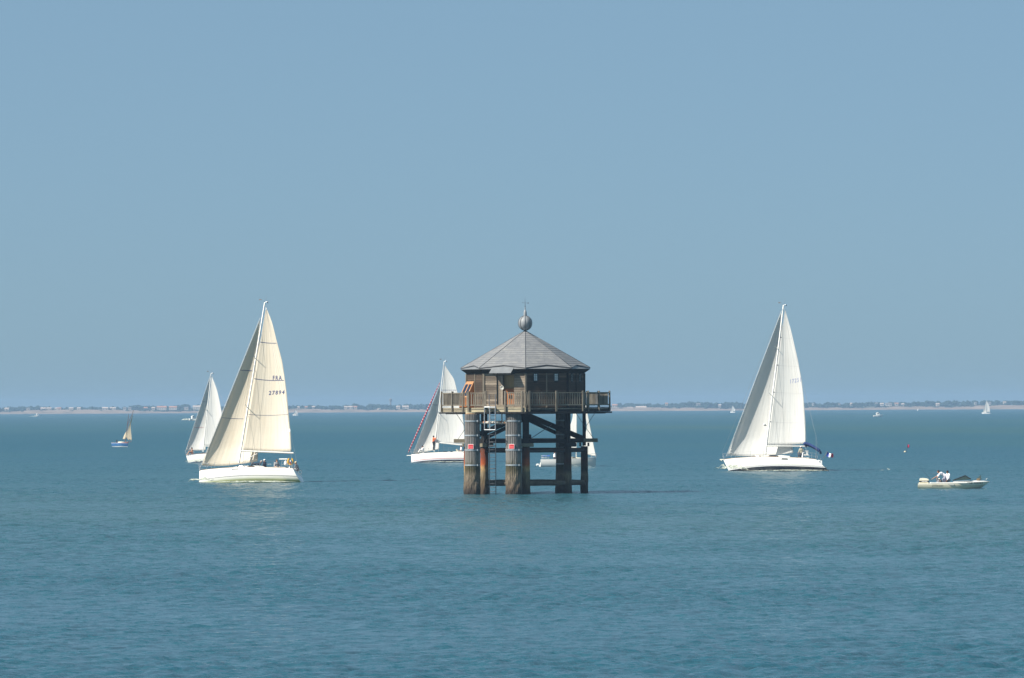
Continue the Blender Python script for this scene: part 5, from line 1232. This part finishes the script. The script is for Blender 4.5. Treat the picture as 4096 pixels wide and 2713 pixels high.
Db.sail_line(SM, (1765, 1561), (1826, 1561), 0.04, M_ink, 'draft_stripe', main); Db.sail_line(SJ, (1729, 1620), (1752, 1621), 0.035, M_ink, 'draft_stripe', jib)
person('person in orange top and black trousers standing at a mast, left of the lighthouse', seat(Db, 1734, 1747, 0.45, 1.65), 15, 'stand', 'dark', (0.85, 0.17, 0.04), pants=(0.012, 0.012, 0.018), sleeves=1.0, over=dict(el=((0.12, 0.27, 1.16), (0.16, -0.25, 1.30)), wr=((0.22, 0.22, 0.98), (0.26, -0.14, 1.50)), kn=((0.04, 0.08, 0.50), (0.0, -0.10, 0.50))))
person('dark-haired person in white shirt sitting on the foredeck near the striped furled sail', seat(Db, 1693, 1787, 0.5, 0.77), 190, 'floor', 'fair', (0.75, 0.75, 0.78), hair=(0.01, 0.01, 0.02), pants=(0.7, 0.68, 0.66), sleeves=0.9)
person('helmsman in white shirt at the cockpit, just left of the lighthouse fender pile', seat(Db, 1846, 1785, 0.3, 0.79), 190, 'sit', 'tan', (0.78, 0.76, 0.78), sleeves=0.5)
b = MB(); p = Db.pick(1825, 1797, 0.6); b.tube([p, p + Vector((0.22, 0, -0.28))], 0.12, 10); Db.root and b.build('cushion', M_gelw, Db.root, True, autos=50)
foam('foam beside the yacht left of the lighthouse', (Db.O.x + 0.6, Db.O.y - 3.6), 7.8, 3.6, 0, 0.10, 14)

# ------------------------------------------------------------------ small sloop seen between the piles, bow to the right
E = Boat('sailing_yacht', 'small pale sailboat with rudder and outboard, seen between the lighthouse piles', 'sailboat', 2275, 1867, -6, 2)
HE = hull_material('hull_pale_grey', [(-1.0, (0.02, 0.03, 0.05)), (0.02, (0.60, 0.60, 0.58))], 0.3, 0.1, (0.5, 0.5, 0.45))
E.hull(6.35, 2.35, (1.03, 0.86, 0.80), 0.35, 0.08, 0.0, 0.78, HE, a0=0.0, tm=0.6, vee=1.0)
hs = E.house(0.20, 0.62, 0.72, [0.03, 0.12, 0.20, 0.26, 0.30, 0.30], M_gelw); 
for sd in (1, -1): E.cabin_window(hs, 0.36, 0.44, 0.10, 0.18, sd); E.cabin_window(hs, 0.48, 0.56, 0.12, 0.2, sd)
E.pulpit(0.08, 0.5); E.pulpit(0.88, 0.45, stern=True); E.lifelines([0.2, 0.45, 0.7], 0.5, wires=(1.0,))
mt, mf = E.pick(2309, 1448), E.pick(2305, 1834); E.spar('mast', mf, mt, 0.055, 0.035); 
E.wire('forestay', [E.pick(2385, 1832), E.pick(2326, 1520)], 0.012, M_alu)
jib, SJ = E.sail('jib', E.pick(2383, 1826), E.pick(2330, 1548), [E.pick(2322, 1812, -0.6), E.pick(2334, 1760, -0.6), E.pick(2346, 1720, -0.5), E.pick(2346, 1690, -0.3), E.pick(2338, 1640, -0.2)], M_whites, 0.10, 0.7, 1.2, sag=0.2, foot=0.0)
main, SM = E.sail('mainsail', E.pick(2303, 1789), E.pick(2307, 1462), [E.pick(2236, 1792, -0.3), E.pick(2262, 1740, -0.4), E.pick(2283, 1697, -0.45), E.pick(2292, 1656, -0.4), E.pick(2298, 1580, -0.25)], M_whites, 0.09, 0.8, 1.2, foot=0)
E.spar('boom', E.pick(2304, 1791), E.pick(2234, 1793, -0.3), 0.045, 0.045)
for sd in (1, -1): E.wire('shroud', [mt, E.P(*E.edge(0.42, sd))])
b = MB(); b.tube([E.pick(2169, 1824, 0.2), E.pick(2200, 1824, 0.2)], 0.07, 8); b.build('rolled_cover', M_cushion, E.root, True, autos=50)
b = MB(); q = [E.pick(2166, 1846, 0), E.pick(2168, 1846, 0), E.pick(2168, 1872, 0), E.pick(2154, 1872, 0), E.pick(2161, 1850, 0)]; b.prism([q_ + E.nr * 0.03 for q_ in q], -E.nr * 0.06); b.build('rudder', M_patch, E.root)
b = MB(); p = E.pick(2149, 1861, 0.35); b.box(p + Vector((0.05, 0, 0.06)), (0.30, 0.2, 0.20)); b.box(p + Vector((-0.1, 0, -0.14)), (0.12, 0.1, 0.35)); b.build('outboard', M_patch, E.root, bevel=0.04)
b = MB(); p = E.pick(2143, 1864, 0.35); b.box(p, (0.10, 0.22, 0.12)); b.build('outboard_cap', M_black, E.root, bevel=0.02)
person('person in white top at the helm of the small sailboat between the piles', seat(E, 2217, 1812, 0.3, 0.70), 0, 'sit', 'tan', (0.80, 0.80, 0.82), hair=(0.25, 0.10, 0.05), size=0.95)
foam('faint foam along the small sailboat between the piles', (E.O.x + 0.6, E.O.y - 1.6), 5.0, 1.2, 0, 0.05, 16)
# ------------------------------------------------------------------ little blue workboat under brown spars
Fb = Boat('traditional_sailboat', 'tiny blue wooden sailboat with raked spars and beige sails, far left', 'sailboat', 484, 1788, -38, 3, z=-0.02)
M_blue = hull_material('hull_bright_blue', [(-1.0, (0.75, 0.76, 0.74)), (0.10, (0.03, 0.13, 0.30)), (0.62, (0.30, 0.30, 0.42)), (0.70, (0.45, 0.20, 0.16))], 0.4, 0.15, (0.2, 0.25, 0.4))
M_mastw = plain('varnished_spar', (0.16, 0.06, 0.035), 0.5, 0.2, 3); M_beige = sail_material('beige_canvas', (0.74, 0.66, 0.50), (0.60, 0.45, 0.30), 0.4, 8, 0.4)
Fb.hull(3.5, 1.7, (0.95, 0.72, 0.74), 0.35, 0.15, 0.0, 0.8, M_blue, deck=M_teak, tm=0.55, vee=0.9)
hs = Fb.house(0.30, 0.60, 0.5, [0.05, 0.24, 0.28, 0.28], M_gelw)
mt, mf = Fb.pick(514.5, 1658), Fb.pick(502, 1768); Fb.spar('mast', mf, mt, 0.06, 0.035, M_mastw)
y0_, y1_ = Fb.pick(510, 1700, 0.1), Fb.pick(534.5, 1641, -0.3); Fb.spar('gaff', y0_, y1_, 0.04, 0.03, M_mastw)
Fb.spar('bowsprit', Fb.pick(509, 1769), Fb.pick(526, 1767), 0.05, 0.03, M_mastw)
m1, S1 = Fb.sail('staysail', Fb.pick(502, 1756, 0.1), Fb.pick(506, 1725, 0.1), [Fb.pick(491, 1757, -0.1), Fb.pick(496, 1742, -0.1)], M_beige, 0.08, nu=12, nv=16, lee=1)
m2, S2 = Fb.sail('lugsail', Fb.pick(503, 1748, 0.1), Fb.pick(533, 1647, -0.1), [Fb.pick(515, 1762, -0.2), Fb.pick(522, 1738, -0.25), Fb.pick(523.5, 1700, -0.25), Fb.pick(529, 1674, -0.2)], M_beige, 0.06, nu=12, nv=16)
j1, S3 = Fb.sail('jib', Fb.pick(527, 1762), Fb.pick(521, 1690), [Fb.pick(516, 1759, 0.15), Fb.pick(518, 1725, 0.15)], M_beige, 0.1, nu=12, nv=16)
Fb.wire('forestay', [Fb.pick(526, 1766), mt]); Fb.wire('forestay', [Fb.pick(526, 1766), y1_])
person('dark figure at the stern of the little blue sailboat', seat(Fb, 466, 1761, 0.2, 0.79), 0, 'sit', 'dark', (0.03, 0.03, 0.06), size=0.9)
foam('white foam under the little blue sailboat', (Fb.O.x - 0.2, Fb.O.y - 1.2), 3.2, 1.0, 0, 0.08, 21)

# ------------------------------------------------------------------ open motorboat, nearest boat on the right
G = Boat('motorboat', 'small cream open motorboat with outboard engine and two people aboard', 'motorboat', 3808, 1955, -4, 1.5, z=-0.06)
HG = hull_material('hull_cream', [(-1.0, (0.45, 0.42, 0.30)), (0.0, (0.66, 0.62, 0.47)), (0.33, (0.16, 0.16, 0.14)), (0.345, (0.78, 0.74, 0.60))], 0.3, 0.25, (0.40, 0.38, 0.25))
G.hull(5.95, 1.95, (0.62, 0.50, 0.46), 0.28, 0.85, 0.05, 0.88, HG, deck=M_gelw, a0=0.12, tm=0.55, vee=1.05, name='hull')
def gx(px): return G.ab(px, 1950, 0.9).x
b = MB(); b.box(((gx(3735) + gx(3872)) / 2, 0, 0.505), (gx(3872) - gx(3735), 1.45, 0.02)); G.put(b, 'cockpit', plain('dark_cockpit_floor', (0.10, 0.11, 0.12), 0.8, 0.2, 3))
b = MB()
for sd in (1, -1):
    b.beam((gx(3722), sd * 0.84, 0.52), (gx(3870), sd * 0.90, 0.53), 0.14, 0.10)
b.beam((gx(3722), -0.8, 0.53), (gx(3722), 0.8, 0.53), 0.12, 0.12); G.put(b, 'coaming', M_gel, bevel=0.03)
b = MB(); n = 10; vs = []; fs = []
for i in range(n + 1):      # foredeck
    t = 0.50 * i / n; e = G.pt(t, 1)
    for u in (-1, -0.6, 0, 0.6, 1): vs.append((e[0], e[1] * u * 0.98, e[2] + 0.02 + 0.13 * (1 - abs(u) ** 2.4) * min(1, i / 3)))
for i in range(n):
    for j in range(4): fs.append((i * 5 + j, i * 5 + j + 1, (i + 1) * 5 + j + 1, (i + 1) * 5 + j))
b.add(vs, fs); G.put(b, 'foredeck', M_gel, smooth=True, solid=0.03)
b = MB(); A_, B_, C_, D_ = G.ab(3811, 1922, 0.75), G.ab(3861, 1903, 0.55), G.ab(3884, 1917, 0.55), G.ab(3868, 1919, 0.72)
glass = plain('tinted_windscreen', (0.03, 0.05, 0.045), 0.1, 0.15)
for sd in (1, -1):
    b.prism([(A_.x, sd * 0.78, A_.z), (B_.x, sd * 0.55, B_.z), (C_.x, sd * 0.62, C_.z), (D_.x, sd * 0.72, D_.z)], (0, sd * 0.015, 0))
b.prism([(B_.x, -0.55, B_.z), (B_.x, 0.55, B_.z), (C_.x, 0.62, C_.z), (C_.x, -0.62, C_.z)], (0.015, 0, 0.0)); G.put(b, 'windscreen', glass)
b = MB()
for sd in (1, -1): b.tube([(A_.x, sd * 0.79, A_.z), (B_.x, sd * 0.56, B_.z + 0.01), (C_.x, sd * 0.63, C_.z)], 0.042, 6)
b.tube([(B_.x, -0.56, B_.z + 0.01), (B_.x, 0.56, B_.z + 0.01)], 0.025, 6); G.put(b, 'windscreen_frame', M_black)
b = MB(); p, q, r_, u_ = G.ab(3904, 1918, 0.2), G.ab(3923, 1900, 0.0), G.ab(3927, 1919, 0.1), G.ab(3905, 1915, -0.2); b.prism([p, q, r_], (0, -0.3, 0)); G.put(b, 'bow_cover', plain('grey_green_canvas', (0.06, 0.10, 0.10), 0.8, 0.2, 3))
b = MB(); e = G.ab(3914, 1918, 0.2); b.box((e.x, 0.1, e.z), (0.28, 0.35, 0.14)); G.put(b, 'cleat_block', M_teak, bevel=0.03)
b = MB(); e = G.ab(3944, 1921, 0.05); b.tube([e, e + Vector((0.10, 0, 0.18))], 0.02, 6); b.tube([e, e + Vector((0, 0.1, 0.14))], 0.015, 6); G.put(b, 'bow_fitting', M_inox)
# outboard
def gq(px, py, v=0.0): return G.ab(px, py, v)
b = MB(); pr = [(3677, 1924), (3679, 1914), (3690, 1912.5), (3707, 1914), (3714, 1917), (3717, 1923)]; b.prism([Vector(gq(*p_)) + Vector((0, 0.17, 0)) for p_ in pr], (0, -0.34, 0)); ob = G.put(b, 'outboard', plain('cream_cowl', (0.72, 0.69, 0.58), 0.35, 0.06), bevel=0.03)
b = MB(); pr = [(3677, 1929), (3677, 1924), (3717, 1923.5), (3714, 1929)]; b.prism([Vector(gq(*p_)) + Vector((0, 0.165, 0)) for p_ in pr], (0, -0.33, 0)); G.put(b, 'outboard_band', M_black, ob)
b = MB(); pr = [(3675, 1929), (3713, 1929), (3716, 1934), (3702, 1943), (3685, 1943), (3675, 1938)]; b.prism([Vector(gq(*p_)) + Vector((0, 0.15, 0)) for p_ in pr], (0, -0.30, 0)); G.put(b, 'outboard_leg_cover', M_gelw, ob, bevel=0.03)
b = MB(); pr = [(3680, 1942), (3699, 1942), (3698, 1975), (3684, 1975)]; b.prism([Vector(gq(*p_)) + Vector((0, 0.07, 0)) for p_ in pr], (0, -0.14, 0)); G.put(b, 'outboard_leg', M_gelw, ob, bevel=0.02)
b = MB()
for q_ in range(4): e = gq(3689 + q_ * 6, 1926.3); b.box((e.x, 0.172, e.z), (0.09, 0.012, 0.05))
G.put(b, 'outboard_lettering', M_patch, ob)
# lettering on the side and near the bow; name and registration are blurred in the photo
def hull_text(bo, txt, px, py, hgt, mat, slant=0.2, v=0.0, bold=0.0):
    me = text_mesh(txt, bold); hh = max(q.co.y for q in me.vertices); c = bo.ab(px, py, 0.8); 
    for q in me.vertices:
        x = c.x + q.co.x * hgt / hh; z = c.z + q.co.y * hgt / hh; t = (bo.a0 + bo.L / 2 - x) / bo.L
        best = min((abs(bo.pt(t, k_ / 40)[2] - z), k_) for k_ in range(10, 41))[1]; y = max(bo.pt(t, best / 40)[1], bo.pt(t, min(1, (best + 1) / 40))[1]) + 0.012
        q.co = bo.P(x + slant * q.co.y * hgt / hh, y, z)
    me.materials.clear(); me.materials.append(mat); o = bpy.data.objects.new('hull_lettering', me); C.objects.link(o); o.parent = bo.root
hull_text(G, 'Jillouar', 3729, 1946, 0.15, M_black, 0.15, bold=0.01); hull_text(G, 'LR 785502', 3878, 1936, 0.13, M_black, 0.1, bold=0.01)
hull_text(A, 'S 34', 1096, 1870.5, 0.10, M_wire); 
b = MB(); e, g_ = gq(3790, 1930, 0.97), gq(3817, 1941, 0.97); b.prism([(gq(3790, 1931).x, 0.985, 0.46), (gq(3816, 1931).x, 0.985, 0.46), (gq(3816, 1931).x, 0.995, 0.33), (gq(3799, 1931).x, 0.995, 0.33)], (0, 0.012, 0)); G.put(b, 'boarding_pad', plain('grey_pad', (0.42, 0.43, 0.40), 0.7, 0.1), bevel=0.0)
# rods
rod = MB(); p, q = G.pick(3720, 1915, 0.2), G.pick(3668, 1856, 0.5); rod.tube([p - (q - p) * 0.12, p, p.lerp(q, 0.55) + Vector((0, 0, -0.02)), q], [0.018, 0.014, 0.008, 0.004], 6)
t = tag(rod.build('fishing_rod', M_black, None, loc=G.O), 'dark fishing rod standing raked over the outboard of the motorboat', 'fishing rod')
rod = MB(); p, q = G.pick(3747, 1899, -0.2), G.pick(3706, 1892, -0.4); rod.tube([p, q], [0.012, 0.006], 6); t = tag(rod.build('fishing_rod', M_black, None, loc=G.O), 'short nearly level fishing rod behind the leaning man in the motorboat', 'fishing rod')
# people
person('dark-haired man in white T-shirt leaning aft with arm stretched towards the outboard', seat(G, 3755, 1886, 0.15, 0.93), 176, 'stand', 'tan', (0.80, 0.79, 0.84), pants=(0.30, 0.30, 0.36), hair=(0.03, 0.012, 0.012), sleeves=0.42, size=0.97,
       over=dict(hip=(-0.62, 0, 0.52), chest=(-0.22, 0, 0.78), neck=(-0.10, 0, 0.84), head=(0.04, 0, 0.93), sh=0.18, el=((0.10, 0.20, 0.50), (0.12, -0.18, 0.56)), wr=((0.16, 0.18, 0.30), (0.52, -0.16, 0.34)), kn=((-0.35, 0.14, 0.28), (-0.40, -0.14, 0.22)), an=((-0.45, 0.14, 0.02), (-0.75, -0.14, 0.02))))
person('dark-haired man in white shirt seated upright in the middle of the motorboat', seat(G, 3793, 1887, 0.35, 0.80), 215, 'sit', 'dark', (0.80, 0.82, 0.86), pants=(0.10, 0.11, 0.16), hair=(0.012, 0.012, 0.016), sleeves=0.9, size=0.97, over=dict(head=(0.10, 0, 0.80), el=((0.16, 0.26, 0.30), (0.16, -0.26, 0.30)), wr=((0.34, 0.22, 0.10), (0.34, -0.22, 0.10))))
person('crouching figure in pale cap between the two men in the motorboat', seat(G, 3767, 1911, 0.45, 0.60), 190, 'floor', 'dark', (0.12, 0.09, 0.08), pants=(0.30, 0.31, 0.34), cap=(0.75, 0.72, 0.60), size=0.75, over=dict(chest=(0.12, 0, 0.42), neck=(0.20, 0, 0.52), head=(0.28, 0, 0.60)))

# ------------------------------------------------------------------ far craft
def small_motor(label, px, py, heading, L, hgt, wake=None, cab=0.35, seed=1):
    bo = Boat('motorboat', label, 'motorboat', px, py, heading, 0)
    m = hull_material('hull_white_far_%d' % seed, [(-1.0, (0.75, 0.75, 0.73)), (0.3, (0.82, 0.81, 0.78))], 0.35, 0.1)
    bo.hull(L, L * 0.34, (hgt * 0.50, hgt * 0.40, hgt * 0.36), 0.3, L * 0.10, 0.0, 0.9, m, n=14, m=6)
    hs = bo.house(0.28, 0.72, L * 0.13, [0.05, hgt * cab, hgt * 0.55, hgt * 0.58, hgt * 0.50], M_gel)
    for sd in (1, -1): bo.cabin_window(hs, 0.45, 0.62, hgt * 0.22, hgt * 0.40, sd)
    return bo
m1 = small_motor('white cabin cruiser throwing up spray, left of the rearmost white sail', 774, 1683, 35, 5.4, 2.9, seed=1)
foam('white wake trailing left of the distant cabin cruiser', (m1.O.x - 4.0, m1.O.y), 6.5, 26, 0, 0.9, 31); foam('spray round the bow of the distant cabin cruiser', (m1.O.x + 1.0, m1.O.y - 3), 4.0, 8, 0, 0.5, 32)
m2 = small_motor('tiny white speedboat close under the far shore at far left', 150, 1667, 8, 5.2, 2.7, seed=2)
foam('faint wake behind the tiny speedboat at far left', (m2.O.x - 3.5, m2.O.y), 9, 14, 0, 0.3, 33)
m3 = small_motor('white motorboat alone on the water right of the right yacht', 3513, 1668, 4, 5.5, 2.6, seed=3)
m4 = small_motor('very faint small boat at the foot of the beach, far right', 3673, 1643, 60, 3.6, 2.2, seed=4)
foam('small whitecap between the right yacht and the motorboat', tuple(water_at(3553, 1881))[:2], 0.45, 1.3, 0, 0.16, 35, 0.03); foam('small fleck of foam left of the whitecap', tuple(water_at(3530, 1883))[:2], 0.9, 1.0, 0, 0.06, 36, 0.02)
def far_sail(label, px, py, toppx, toppy, heading, L, seed):
    bo = Boat('sailing_yacht', label, 'sailing yacht', px, py, heading, 4)
    m = hull_material('hull_far_sail_%d' % seed, [(-1.0, (0.35, 0.35, 0.4)), (0.1, (0.80, 0.79, 0.76))], 0.35, 0.1)
    bo.hull(L, L * 0.32, (0.9, 0.7, 0.7), 0.4, 0.3, 0.0, 0.75, m, n=14, m=6); k = bo.O.y / F
    mt, mf = bo.pick(toppx, toppy), bo.pick(px, py - 3 / (1 if k > .2 else 1)); bo.spar('mast', mf, mt, 0.08, 0.05)
    H = (mt - mf).length
    tk = mf + bo.up * 0.8; hd = mt - bo.up * 0.2
    cl = tk - bo.f * L * 0.42 - bo.nr * 0.8
    bo.sail('mainsail', tk, hd, [cl, cl.lerp(hd, 0.4) - bo.f * L * 0.10, cl.lerp(hd, 0.75) - bo.f * L * 0.06], M_whites, 0.09, nu=10, nv=14)
    jt = mf + bo.f * L * 0.40; jc = mf - bo.f * L * 0.03 - bo.nr * 0.8 + bo.up * 0.4
    bo.sail('jib', jt, mf.lerp(mt, 0.9) + bo.f * 0.15, [jc, jc.lerp(mt, 0.5)], M_whites, 0.12, nu=10, nv=14); return bo
far_sail('tiny far white sail under the shore, just right of the cream sails', 1181, 1663, 1180, 1639, 158, 5.0, 1)
far_sail('tiny far white sail against the beach, left of the right yacht', 2931, 1652, 2930, 1622, 150, 5.5, 2)
far_sail('far white yacht with a tall narrow sail at far right', 3944, 1656, 3946, 1600, 155, 6.5, 3)

# ------------------------------------------------------------------ flagged float
p = water_at(3623, 1809)
t = thing('marker_buoy', 'small marker float with a red flag on a thin stick', 'buoy', p)
b = MB(); b.lathe([(0.03, -0.12), (0.17, -0.05), (0.19, 0.05), (0.12, 0.16), (0.03, 0.2)], n=14); b.build('float', plain('pale_float', (0.60, 0.52, 0.36), 0.6, 0.2, 5), t, True, loc=(-0.1, 0, 0))
b = MB(); b.tube([(0.02, 0, -0.3), (0.30, 0, 1.15)], 0.022, 6); b.build('stick', M_black, t)
b = MB(); b.grid(lambda u, v: (0.20 + 0.30 * u + 0.06 * v, 0.05 * math.sin(6 * u), 0.70 + 0.42 * v - 0.06 * u), 6, 4); b.build('flag', plain('red_cloth', (0.45, 0.01, 0.06), 0.8, 0.1), t, True, solid=0.008)
# ------------------------------------------------------------------ haze over the water
def haze():
    t = NT('haze_air'); x = t.n('VolumePrincipled')
    x.inputs['Color'].default_value = (0.40, 0.62, 0.90, 1); x.inputs['Density'].default_value = HAZE; x.inputs['Anisotropy'].default_value = 0.0
    t.l(x.outputs[0], t.out.inputs['Volume'])
    b = MB(); b.box((0, 4350, 10.0), (8600, 9500, 23.0))
    o = b.build('haze', t.m); tag(o, 'thin blue air between the tower and the far shore', 'haze', kind='stuff')
HAZE = 1.12e-4
haze()
